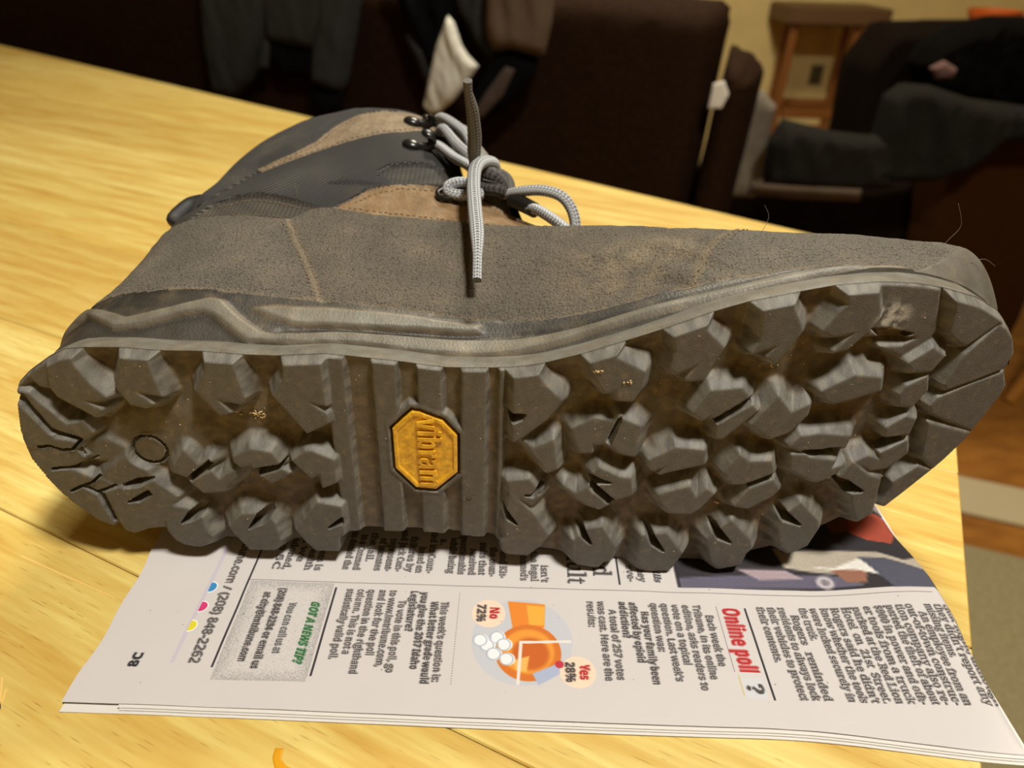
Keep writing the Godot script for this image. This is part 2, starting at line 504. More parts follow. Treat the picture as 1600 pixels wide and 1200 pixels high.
	lug(0, 1.63, [-77.1, 51.1, -72.1, 55.3, -70.1, 55.4, -64.5, 52.6, -62.7, 51.6, -63, 41.7, -67.8, 39.1, -68, 46, -71.7, 43.5, -76.1, 49.6])
	lug(0, 1.63, [-1.6, 93.9, 7.4, 95.1, 8.5, 89.8, 11.1, 85.8, 16.7, 80.5, 11.8, 72.6, 4.1, 65.2, 1.2, 62.9, 0.8, 71.3, 4.7, 74.2, 0.9, 74.5, 0.7, 88.7])
	lug(0, 1.63, [23.7, 98.2, 33.4, 100.6, 32.6, 97.8, 42.6, 92.7, 42.5, 86.4, 40, 81.4, 35.5, 81.5, 34.5, 85.9, 31, 84, 28.6, 87.7, 25.4, 94.9])
	lug(0, 1.63, [48.2, 110.3, 59.8, 113.8, 59.7, 108.7, 66.3, 102.5, 64.1, 96.2, 61.9, 90.4, 57.2, 89.8, 60.1, 96.7, 53, 92.2, 51.1, 94.1, 51.9, 100.8, 49.5, 107.6])
	lug(0, 1.63, [75, 118, 85, 120.8, 84.9, 117.1, 87.3, 113.2, 89.8, 108.9, 87.3, 103.3, 84.1, 97.1, 81.1, 99.2, 84.1, 104.5, 76, 100.7, 77.6, 104.8, 76.9, 112.7])
	lug(0, 1.63, [100.7, 122.5, 109.6, 124.1, 114.1, 112.8, 111.7, 108.2, 106.9, 101.9, 102.7, 100.9, 108, 108, 100.6, 106.8, 96.8, 108.7, 100.1, 114.9, 102.5, 117.5])
	lug(-3, 1.78, [111.6, 123.7, 133.7, 120.2, 138.3, 104.6, 137.1, 101.3, 131.2, 95.1, 126.9, 96.8, 119.6, 100.3, 127.7, 100.1, 132.2, 102.6, 125.3, 104.5, 114.9, 104.8, 116.2, 110.8])
	lug(-0.5, 1.33, [5.1, 62.1, 8.2, 59.3, 14.8, 63, 16.6, 50.5, 13.6, 48.9])
	lug(-1.6, 1.33, [21.2, 67.5, 28.7, 72.1, 36.3, 70.7, 33.7, 62.1, 30.8, 61.3, 28.4, 61.9, 28.6, 57.7, 24.5, 57.5, 22.7, 62.7])
	lug(-0.3, 1.33, [37.4, 73.3, 44.4, 70.3, 43.4, 57.8, 38.8, 58.9, 34.3, 62.7])
	lug(-0.3, 1.33, [-0.5, 43.9, 7.2, 45.1, 11, 39.5, 8.3, 37.5, 11.1, 37.3, 8.6, 33.1, 0.4, 38.3])
	lug(0, 1.33, [30.2, 49.3, 32, 51.7, 39.2, 47.8, 43.3, 47.2, 44.9, 40.3, 43.4, 39.2, 38.7, 37, 30.6, 45, 36.2, 45.5])
	lug(0, 1.33, [20, 42.8, 24.5, 39.5, 29.2, 42.7, 36.6, 35, 33.8, 32.4, 29.1, 34.2, 25.1, 37.3])
	lug(0, 1.48, [61.3, 76.9, 65.7, 85.8, 75.3, 87.2, 78.5, 83.8, 68.8, 74.9, 67.3, 76.6, 64.8, 74.2])
	lug(-0.3, 1.63, [70.4, 72.7, 80.5, 80, 82.4, 78.2, 72.8, 66.4, 70.8, 66.6])
	lug(0, 1.33, [81.9, 72.6, 88.5, 83.6, 94.3, 77.1, 99.6, 80.2, 99.7, 76, 95.5, 69.5, 89.8, 66.8])
	lug(0, 1.63, [49, 56.1, 57.6, 61.9, 67.5, 61.1, 68.5, 55.3, 56.4, 51.3, 53.8, 50.1, 56, 54.3, 51.2, 51.9])
	lug(0, 1.33, [54.8, 40.1, 65.1, 44.3, 68.5, 38.5, 71.8, 43, 74.5, 41.4, 70.5, 34.2, 67.6, 31.5, 60.1, 31.5, 56.6, 35.8])
	lug(0, 1.48, [76.7, 51.3, 80.7, 59, 84.5, 56.2, 92.1, 56.3, 94.3, 50.8, 85.4, 46.4, 80.6, 46.1])
	lug(-0.3, 1.48, [87.6, 43.3, 95.2, 47.2, 98.3, 43, 96.5, 39.8, 88.6, 34, 83.7, 35.2])
	lug(0, 1.41, [102.5, 85.8, 112.5, 91.5, 122.1, 89.9, 123.5, 84.9, 114.5, 82.4, 108.6, 81, 106, 81.6])
	lug(-0.2, 1.41, [100.6, 66.8, 106.9, 67.6, 118.8, 65.9, 118.4, 61, 107.3, 60.2, 103.1, 60.6, 97.6, 63])
	lug(-0.2, 1.41, [99.4, 58.9, 104, 58.6, 107.4, 56.9, 116.3, 55.1, 115.4, 51, 119.8, 52.1, 116.5, 47.2, 111.7, 45.8, 100.7, 52.2])
	lug(0, 1.63, [130.6, 94.8, 137.7, 99.8, 143.3, 96.2, 140.5, 90.8, 133.2, 91.2])
	lug(-0.2, 1.63, [132.1, 82.1, 133.5, 85.1, 140.1, 88.3, 142.3, 82.4, 139, 76.3, 133.9, 77.2])
	lug(0, 1.63, [131.9, 68, 138.3, 72, 142.6, 70.4, 142.2, 63.5, 133.6, 63.3])
	lug(-0.2, 1.41, [133.9, 56.4, 142.9, 60.4, 145.3, 54.4, 138.9, 48.6, 132.2, 48.8, 125, 53.6, 129.2, 55.6, 135.2, 52.7])
	lug(0, 1.78, [137.5, 119.8, 144.8, 120.3, 157, 113.4, 164.8, 106.2, 160, 106.4, 150.5, 99.2, 148, 100.1, 141.7, 104.6, 140.4, 112.5])
	lug(0, 1.78, [151.5, 95.6, 160.8, 105.9, 167.8, 102.3, 173.5, 92.5, 172.1, 86.7, 150.2, 81.7, 148.3, 84.1])
	lug(0, 1.78, [148.3, 78.8, 160.5, 82.6, 173.2, 85.1, 177.7, 78.3, 177.3, 73, 171.2, 59.7, 148.5, 71.6, 146, 75.6])
	lug(0, 1.78, [148.5, 68.3, 170.7, 59.2, 171.2, 57.1, 160.5, 44.3, 152.6, 51.3])
	lug(0, 1.78, [144.1, 41.1, 152.9, 47, 160.1, 43.7, 145.2, 28.6, 143.5, 29.3, 144.8, 36.4])
	lug(0, 1.33, [0.7, 38, 9, 28.9, 15.3, 17.8, 11.7, 11.6, 7.3, 6.5, -0.2, 7.7, -2, 11.9, -0.5, 15.6, -1, 28.5])
	lug(0, 1.33, [26.3, 16.1, 29.7, 21.6, 35.5, 23, 41.7, 12.6, 40.2, 5.7, 37.7, 4.6, 35.4, 1.1, 28.7, 1.4, 25.7, 6.3, 24.8, 16.1])
	lug(0, 1.33, [51.3, 19, 55.9, 19.8, 60.3, 20.5, 67.6, 10.6, 65.5, 4.2, 62.9, -1, 55.8, -1, 51.2, 2.4, 51.2, 12.9])
	lug(0, 1.33, [79.2, 22.9, 81.4, 25.3, 83.9, 27.6, 92.8, 17.9, 94.3, 13, 92.6, 10.6, 91.2, 2.5, 83.7, 1.8, 80.2, 5.9, 76.2, 18.7])
	lug(0, 1.33, [103.2, 27.9, 105, 31.2, 108.7, 35.4, 118.2, 25.2, 119.3, 21.5, 117.1, 12.7, 110.6, 9.2, 106.4, 13.3, 102.7, 24.4])
	lug(0, 1.33, [120.5, 46.7, 123.7, 53.4, 131.2, 46.9, 137.6, 43.7, 138.7, 35.7, 140.1, 26.2, 135.5, 22.7, 131.6, 30.1, 128.2, 38])
	var lugs_only := lug_count
	# the plain waist of the sole with its low ribs
	lug(-5.2, 5.0, [-62.6, 96, -2.4, 96, -3.2, 9, -63.6, 9])
	var shank := lug_count
	for q in [[-62.2, -55.5, -63.2, -57.0, -2.7], [-46.2, -38.2, -47.8, -40.2, -2.7], [-31.3, -23.3, -32.6, -24.3, -2.7], [-16.6, -8.4, -17.8, -9.2, -2.7], [-4.2, -2.6, -4.4, -3.2, -3.0]]:
		lug(q[4], 2.6, [q[0], 96, q[1], 96, q[3], 9, q[2], 9])
	var octo := [-41.8, 65.6, -34.2, 73.8, -31.4, 73.6, -23.2, 70.0, -18.0, 63.2, -18.2, 45.6, -26.6, 36.8, -34.4, 37.4, -41.9, 47.0]
	lug(-2.5, 2.4, [-43.4, 66.4, -34.8, 75.6, -31.0, 75.4, -22.2, 71.6, -16.4, 64.0, -16.6, 44.8, -25.8, 35.0, -35.0, 35.6, -43.5, 46.2], false)
	cut(-6.4, octo)
	for k in range(shank + 1, lug_count + 1): pass
	# the round plug in the heel: a ring groove
	for j in TNY:
		for k in TNX:
			var p := Vector2(TX0 + k * TG, TY0 + j * TG)
			var rr := p.distance_to(Vector2(-130.0, 51.0))
			if rr < 8.0:
				var c := j * TNX + k
				TH[c] = lerpf(-4.4, TH[c], smoothstep(6.4, 8.0, rr))
				if absf(rr - 6.0) < 0.55: TH[c] = -6.4
	cut(-5, [-142.2, 28.5, -133.2, 34.6, -132.5, 32.7, -138.1, 29])
	cut(-5, [-142.2, 36.4, -135.6, 39.6, -129.9, 40.2, -136.5, 36.4, -142.1, 35.4])
	cut(-5, [-124.3, 18.8, -120.4, 24.5, -112.2, 29.3, -115, 23.8, -120, 20.4])
	cut(-5, [-99, 16.9, -94.7, 24.1, -89.1, 27.2, -88.7, 24.3, -93.8, 19.5])
	cut(-6, [-68.1, 18.6, -62.8, 23.7, -62.9, 21.2])
	cut(-6, [-116.6, 41.6, -107.7, 49.3, -107, 47.6, -116, 39.8])
	cut(-6, [-91.5, 46.7, -82.1, 49, -79.8, 50.6, -81.9, 47.5, -90.3, 44])
	cut(-5, [36.5, 72.6, 37.3, 73.6, 34.5, 62.6, 33.6, 62.7])
	cut(-5, [-2.1, 74.6, 1.1, 74.1, 4.7, 74.1, 3.8, 72.3, 0.8, 70.7])
	cut(-6, [30, 44.9, 38.9, 36.5, 37, 35, 29.6, 42.2])
	cut(-6, [29.2, 47.4, 36.5, 45.2, 30.6, 44.6])
	cut(-5, [-2.1, 32.9, -0.6, 29.9, 3.3, 23.1, -0.3, 25.6])
	cut(-6, [23.5, 25.4, 27.8, 24.2, 32, 14.4, 29.3, 16.6])
	cut(-6, [6.2, 37.6, 8.3, 37.8, 11.3, 42.5, 13, 41.5, 9.1, 37])
	cut(-7, [68.7, 74.4, 79, 83.3, 79.7, 81.3, 70, 72.9])
	cut(-7, [85.5, 45.9, 94.4, 50.2, 94.2, 48.3, 87.2, 44.7])
	cut(-6, [50.6, 25.1, 53.9, 22.3, 60.5, 11.4, 55.9, 14.3])
	cut(-6, [74.3, 27.2, 78.9, 25, 85.4, 16.8, 80.5, 18.8])
	cut(-6, [96.9, 34.8, 102.5, 32.8, 111.2, 24.4, 103.9, 27.3])
	cut(-6, [114.5, 107.1, 119.8, 107.3, 130, 104.5, 125.5, 102.2, 119.2, 103.3])
	cut(-6, [103.1, 60.5, 116.3, 60.9, 115.6, 57.7, 106.4, 58.3])
	cut(-6, [123.7, 63.1, 141.7, 63.3, 141.3, 61, 133.5, 57.5, 130.1, 58.5])
	cut(-6, [117.3, 47.6, 123.8, 45.2, 132.1, 38.8, 125.3, 38.9])
	sipe(0.55, -5, [-165.5, 75.4, -163.6, 67.3, -160.3, 60.5, -151.7, 57.4])
	sipe(0.22, -4, [-166.9, 53.9, -162.6, 54.4, -158.7, 52.9, -155, 53.2, -151.3, 56.9])
	sipe(0.22, -4, [-165.4, 43.7, -161.4, 44.5, -156.9, 44.6, -148.4, 48.7])
	sipe(0.22, -4, [-161.7, 33.4, -157.7, 35.7, -152.5, 38, -149.6, 40.5])
	sipe(0.25, -4, [-156.4, 35.9, -152.8, 32.5, -145.2, 36])
	sipe(0.3, -5, [-152, 31.9, -150.1, 19.2])
	sipe(0.25, -3, [-153.1, 53.1, -152, 50.3])
	# the side wall all round; along the arch side the grooves close before they reach it
	for c in TNX * TNY:
		if TD[c] > -1.0:
			var arch := 1.0 - smoothstep(2.7, 5.5, TS[c])
			var d := maxf(TD[c], 0.0)
			if arch > 0.0: TH[c] = lerpf(TH[c], smax(TH[c], -4.7 - 0.42 * d, 1.5), arch)
			var w := lerpf(-9.5, -4.6, arch) + TS[c] * d
			TH[c] = -smax(-TH[c], -w, 0.5)
	# a snapped grid of points, then one mesh per lug
	var pos := PackedVector3Array()
	var nor := PackedVector3Array()
	var col := PackedColorArray()
	pos.resize(TNX * TNY); nor.resize(TNX * TNY); col.resize(TNX * TNY)
	nz.seed = 31; nz.frequency = 0.045; nz.fractal_octaves = 4
	for j in range(1, TNY - 1):
		for k in range(1, TNX - 1):
			var c := j * TNX + k
			if TD[c] < -1.2: continue
			var p := tread_pos(k, j)
			var gx := (TH[c + 1] - TH[c - 1]) / (2.0 * TG) + (spring(p.x + 0.5) - spring(p.x - 0.5))
			var gy := (TH[c + TNX] - TH[c - TNX]) / (2.0 * TG)
			if TD[c] <= 0.0:
				var g := Vector2(TD[c + 1] - TD[c - 1], TD[c + TNX] - TD[c - TNX]).normalized()
				p += Vector3(g.x, g.y, 0.0) * -TD[c]
				p.z = spring(p.x) + TH[c]
				nor[c] = Vector3(-g.x, -g.y, 0.35).normalized()
			else:
				nor[c] = Vector3(-gx, -gy, 1.0).normalized()
			pos[c] = p
			# rubber, with trodden-in earth lying in the grooves and grey scuffing on the flanks
			var q := nz.get_noise_2d(p.x, p.y)
			var q2 := nz.get_noise_2d(p.x * 4.0 + 90.0, p.y * 4.0)
			var rub := lin(92, 88, 81)
			var deep := smoothstep(-2.4, -6.2, TH[c] + 1.6 * q)
			var earth := lin(84, 68, 46).lerp(lin(116, 96, 66), clampf(0.4 + 1.3 * q2, 0.0, 1.0))
			var cc := rub.lerp(earth, deep * clampf(0.8 + 0.9 * q, 0.25, 1.0))
			var flank := smoothstep(0.35, 1.2, Vector2(gx, gy).length()) * clampf(0.6 + 1.2 * q2, 0.0, 1.0)
			cc = cc.lerp(lin(138, 135, 126), 0.55 * flank)
			if q2 > 0.42 and deep < 0.3: cc = cc.lerp(lin(140, 120, 92), 0.25)
			# a pale chalky scuff on the lug nearest the big toe
			var ch := Vector2((p.x - 119.5) / 8.0, (p.y - 111.0) / 7.0).length()
			if ch < 1.2: cc = cc.lerp(lin(190, 186, 176), smoothstep(1.2, 0.3, ch) * clampf(0.5 + 2.2 * q2, 0.0, 0.9))
			col[c] = cc
	var maps := {}
	for j in range(1, TNY - 2):
		for k in range(1, TNX - 2):
			var c := j * TNX + k
			var e := c + TNX
			if TD[c] <= 0.0 and TD[c + 1] <= 0.0 and TD[e] <= 0.0 and TD[e + 1] <= 0.0: continue
			if minf(minf(TD[c], TD[c + 1]), minf(TD[e], TD[e + 1])) < -1.2: continue
			var id := TI[c] if TI[c] == TI[e + 1] or TI[c] == TI[c + 1] else TI[e + 1]
			if not maps.has(id): maps[id] = [MB.new(), {}]
			var mb: MB = maps[id][0]
			var dd: Dictionary = maps[id][1]
			var ids := [0, 0, 0, 0]
			var t := 0
			for q in [c, c + 1, e + 1, e]:
				if not dd.has(q): dd[q] = mb.vert(pos[q], nor[q], col[q])
				ids[t] = dd[q]
				t += 1
			mb.quad(ids[0], ids[1], ids[2], ids[3])
	var base := part("outsole", maps[0][0], M.rubber, boot, org, "black lugged rubber outsole with earth in its grooves")
	for id in range(1, lug_count + 1):
		if maps.has(id): part("tread_lug" if id <= lugs_only else "waist_panel" if id == shank else "waist_rib", maps[id][0], M.rubber, base, org)
	# the welt of the outsole behind the tread
	var wb := MB.new()
	var P := outline_pts
	var zr := [[0.4, 0.0], [-0.4, 0.0], [-3.0, 0.25], [-7.0, 0.9], [-11.0, 1.9], [-12.4, 2.5], [-12.9, 3.3], [-14.0, 4.2], [-17.0, 5.0]]
	for i in P.size() + 1:
		var p := P[i % P.size()]
		var e := (P[(i + 1) % P.size()] - P[(i + P.size() - 1) % P.size()]).normalized()
		var nn := Vector2(-e.y, e.x)
		var arch := smoothstep(0.15, 0.7, nn.y) * smoothstep(150.0, 90.0, p.x)
		var top := lerpf(-9.0, -4.6, smoothstep(0.15, 0.7, nn.y))
		for q in zr:
			var inset: float = q[1]
			if inset > 0.1: inset = lerpf(minf(q[1], 1.2) * 0.5, q[1] * 1.45, arch)
			var z: float = top + q[0] * (18.0 + top) / 13.4 if q[0] < 0.0 else top + 0.5
			wb.vert(Vector3(p.x - nn.x * inset, p.y - nn.y * inset, spring(p.x) + z), Vector3.ZERO, lin(116, 113, 105).lerp(lin(140, 126, 100), clampf(0.7 * nz.get_noise_2d(p.x * 1.5, z * 5.0), 0.0, 0.6)))
	for i in P.size():
		for k in zr.size() - 1:
			var a := i * zr.size() + k
			wb.quad(a, a + zr.size(), a + zr.size() + 1, a + 1)
	for t in range(0, wb.ix.size(), 3):
		var g := (wb.v[wb.ix[t + 1]] - wb.v[wb.ix[t]]).cross(wb.v[wb.ix[t + 2]] - wb.v[wb.ix[t]])
		var mid := (wb.v[wb.ix[t]] + wb.v[wb.ix[t + 2]]) / 2.0
		if g.dot(mid - Vector3(clampf(mid.x, -110.0, 110.0), 55.0, mid.z)) < 0.0: g = -g
		for q in 3: wb.n[wb.ix[t + q]] += g
	for i in wb.n.size(): wb.n[i] = wb.n[i].normalized()
	part("sole_edge", wb, M.midsole, base, org)
	# the yellow badge in the waist
	var bb := MB.new()
	var rim := poly(octo)
	var mid := Vector2(-30.0, 55.4)
	var rings := [[-0.7, -6.0], [-0.7, -2.6], [-1.1, -2.2], [-2.0, -2.2], [-2.6, -2.7], [-40.0, -2.7]]
	for r in rings.size() - 1:
		for i in rim.size():
			var quad_pts := []
			for q in [[r, i], [r, i + 1], [r + 1, i + 1], [r + 1, i]]:
				var p: Vector2 = rim[q[1] % rim.size()]
				var d := (p - mid)
				var f := maxf(0.0, 1.0 + rings[q[0]][0] / 13.0)
				quad_pts.append(Vector3(mid.x + d.x * f, mid.y + d.y * f, rings[q[0]][1]))
			var nrm: Vector3 = (quad_pts[1] - quad_pts[0]).cross(quad_pts[2] - quad_pts[0])
			if nrm.length_squared() < 1e-6: nrm = (quad_pts[1] - quad_pts[0]).cross(quad_pts[3] - quad_pts[0])
			if nrm.z < 0.0 or (r == 0 and nrm.dot(quad_pts[0] - Vector3(mid.x, mid.y, quad_pts[0].z)) < 0.0): nrm = -nrm
			var k := bb.v.size()
			for p in quad_pts: bb.vert(p, nrm.normalized())
			bb.quad(k, k + 1, k + 2, k + 3)
	var badge := part("logo_badge", bb, M.badge, base, org, "yellow octagonal logo badge with raised lettering")
	var tm := TextMesh.new()
	tm.text = "vibram"
	var sf := SystemFont.new()
	sf.font_names = PackedStringArray(["Droid Sans"])
	sf.font_weight = 700
	tm.font = sf
	tm.font_size = 64
	tm.pixel_size = 0.0001
	tm.depth = 0.0011
	var lt := MeshInstance3D.new()
	lt.name = "lettering"
	lt.mesh = tm
	lt.material_override = M.badge
	badge.add_child(lt, true)
	var bx := tm.get_aabb()
	# reads down the boot: along -y, its tops towards +x, squeezed to the badge
	lt.transform = Transform3D(Basis(Vector3(0, -0.0305 / bx.size.x, 0), Vector3(0.0088 / bx.size.y, 0, 0), Vector3(0, 0, 1)), Vector3(-0.0283, 0.0548, -0.0024) - org)
	lt.transform.origin -= lt.transform.basis * bx.get_center()
	# the registered mark in the waist
	var rm := MB.new()
	for i in 24:
		var q := []
		for w in [[i, 1.9], [i + 1, 1.9], [i + 1, 1.5], [i, 1.5]]: q.append(Vector3(-14.8 + w[1] * cos(TAU * w[0] / 24.0), 33.7 + w[1] * sin(TAU * w[0] / 24.0), -2.45))
		rm.flat(q, Vector3.BACK, lin(120, 110, 96))
	var reg := part("registered_mark", rm, M.rubber, base, org)
	var tr := TextMesh.new()
	tr.text = "R"
	tr.font = sf
	tr.font_size = 32
	tr.pixel_size = 0.0001
	tr.depth = 0.0003
	var rl := MeshInstance3D.new()
	rl.name = "mark_letter"
	rl.mesh = tr
	rl.material_override = mat(Color(0.3, 0.28, 0.25), 0.7)
	base.add_child(rl, true)
	rl.transform = Transform3D(Basis(Vector3(0, -0.8, 0), Vector3(0.8, 0, 0), Vector3(0, 0, 1)), Vector3(-0.0148, 0.0337, -0.0024) - org)
	rl.transform.origin -= rl.transform.basis * tr.get_aabb().get_center()
	# crumbs of dry grass and grit caught in the tread
	var cr := MB.new()
	rng.seed = 8
	for q in [[-88.5, 66.8, 1.9], [-89.0, 65.4, 1.4], [-87.0, 65.8, 1.2], [-91.0, 67.4, 1.0], [-104.6, 71.8, 1.2], [28.6, 92.6, 1.1], [27.0, 92.6, 1.0], [37.4, 88.8, 1.0], [79.0, 31.0, 1.6], [86.5, 92.5, 1.1], [-96.0, 66.6, 0.9]]:
		for k in 5:
			var x: float = q[0] + rng.randf_range(-1.6, 1.6)
			var y: float = q[1] + rng.randf_range(-0.8, 0.8)
			var c := int((y - TY0) / TG) * TNX + int((x - TX0) / TG)
			ball(cr, Vector3(x, y, spring(x) + TH[c] + 0.25), Vector3(q[2] * 0.45, 0.3, 0.3) * rng.randf_range(0.5, 1.1), Color.WHITE, Basis(Vector3.BACK, rng.randf() * TAU))
	for k in 260:
		var x := rng.randf_range(-150.0, 150.0)
		var y := rng.randf_range(8.0, 115.0)
		var c := int((y - TY0) / TG) * TNX + int((x - TX0) / TG)
		if TD[c] > 3.0: ball(cr, Vector3(x, y, spring(x) + TH[c] + 0.05), Vector3(0.28, 0.14, 0.12) * rng.randf_range(0.4, 1.1), Color.WHITE, Basis(Vector3.BACK, rng.randf() * TAU))
	var grit := part("grit", cr, M.dust, base, org)
	grit.set_meta("kind", "stuff")

# ---------- the boot: upper ----------
const ROWS := [
	[16, -170, 52, -160, 83, -126, 90, -68, 88, -4, 86, 54, 106, 116, 121, 163, 107, 182, 77],
	[26, -170, 50, -160, 84, -124, 94, -68, 91, -3, 88, 58, 107, 119, 121, 164.5, 113, 185, 76],
	[35, -170, 50, -160, 85, -123, 98, -68, 96, -2, 92, 60, 109, 115, 121, 162.5, 118, 182, 75],
	[42, -170, 50, -160, 86, -123, 99.5, -68, 98.5, -2, 95, 60, 111, 111, 121.5, 158, 116.5, 174, 73],
	[55, -169, 50, -159, 87, -123, 101, -68, 101, -5, 99, 55, 113.5, 105, 120, 142, 113, 156, 71],
	[68, -168, 51, -158, 89, -123, 102, -72, 103, -12, 103, 40, 112.5, 85, 116, 112, 104, 121, 68],
	[82, -167, 52, -157, 91, -123, 104, -75, 105, -20, 107, 22, 112, 55, 110, 75, 98, 82, 68],
	[100, -166, 54, -156, 94, -124, 105, -80, 109, -35, 109, 0, 105, 22, 102, 36, 91, 41, 68],
	[120, -162, 57, -152, 97, -123, 109, -85, 114, -48, 114, -20, 109, -2, 99, 7, 90, 10, 70],
	[140, -158, 60, -148, 99, -121, 113, -88, 119, -58, 120, -36, 115, -20, 105, -12, 92, -10, 72],
	[165, -154, 64, -145, 103, -119, 118, -92, 125, -68, 127, -48, 123, -34, 112, -28, 94, -26, 74],
	[190, -150, 66, -141, 104, -118, 120, -94, 127, -72, 131, -52, 128, -38, 117, -31, 97, -29, 75],
	[198, -147, 66, -138, 101, -116, 117, -93, 124, -72, 128, -53, 125, -40, 114, -33, 96, -31, 75],
]
const UL0 := 16.0
const UDL := 0.75
const UNT := 460
const UNL := 243
var UP_ := PackedVector3Array()     # points of the upward (inner) side, after relief
var UN_ := PackedVector3Array()
func row_pt(r: Array, t: float, lower: bool) -> Vector2:
	var k := 8
	var s := clampf(t * k, 0.0, k - 0.00001)
	var i := int(s)
	var f := s - i
	var q := []
	for o in [-1, 0, 1, 2]:
		var w: int = i + o
		var p: Vector2
		if w < 0: p = Vector2(r[3], 2.0 * r[2] - r[4])
		elif w > k: p = Vector2(r[1 + 2 * (k - 1)], 2.0 * r[2 + 2 * k] - r[2 + 2 * (k - 1)])
		else: p = Vector2(r[1 + 2 * w], r[2 + 2 * w])
		q.append(p)
	var p0: Vector2 = q[0]
	var p1: Vector2 = q[1]
	var p2: Vector2 = q[2]
	var p3: Vector2 = q[3]
	var res := p1 + 0.5 * f * (p2 - p0 + f * (2.0 * p0 - 5.0 * p1 + 4.0 * p2 - p3 + f * (3.0 * (p1 - p2) + p3 - p0)))
	if lower:      # the side the boot lies on
		var y0 := lerpf(r[2], r[18], t)
		var top := 0.0
		for w in 9: top = maxf(top, r[2 + 2 * w] - y0)
		res.y = y0 - (res.y - y0) * (y0 - 3.5 - 0.03 * r[0]) / top
	return res
func upper_grid(nt: int, dl: float, nl: int, lower: bool) -> PackedVector3Array:
	var cols := []
	for r in ROWS:
		var a := PackedVector2Array()
		a.resize(nt)
		for i in nt: a[i] = row_pt(r, float(i) / (nt - 1), lower)
		cols.append(a)
	var out := PackedVector3Array()
	out.resize(nt * nl)
	var n := ROWS.size()
	for j in nl:
		var L := minf(UL0 + j * dl, 198.0)
		var i := 0
		while i < n - 2 and ROWS[i + 1][0] < L: i += 1
		var h: float = ROWS[i + 1][0] - ROWS[i][0]
		var f: float = (L - ROWS[i][0]) / h
		var f2 := f * f
		var f3 := f2 * f
		var i0 := maxi(i - 1, 0)
		var i3 := mini(i + 2, n - 1)
		var ka: float = h / (ROWS[i + 1][0] - ROWS[i0][0])
		var kb: float = h / (ROWS[i3][0] - ROWS[i][0])
		var k := clampf(1.0 - (L - 17.0) / 45.0, 0.0, 1.0)
		for t in nt:
			var ma: Vector2 = (cols[i + 1][t] - cols[i0][t]) * ka
			var mb: Vector2 = (cols[i3][t] - cols[i][t]) * kb
			var p: Vector2 = cols[i][t] * (2.0 * f3 - 3.0 * f2 + 1.0) + ma * (f3 - 2.0 * f2 + f) + cols[i + 1][t] * (3.0 * f2 - 2.0 * f3) + mb * (f3 - f2)
			out[j * nt + t] = Vector3(p.x, p.y, -L + spring(p.x) * k)
	return out
func grid_normals(g: PackedVector3Array, nt: int, nl: int, flip: float) -> PackedVector3Array:
	var out := PackedVector3Array()
	out.resize(nt * nl)
	for j in nl:
		for t in nt:
			var a := g[j * nt + mini(t + 1, nt - 1)] - g[j * nt + maxi(t - 1, 0)]
			var b := g[mini(j + 1, nl - 1) * nt + t] - g[maxi(j - 1, 0) * nt + t]
			out[j * nt + t] = (a.cross(b) * flip).normalized()
	return out
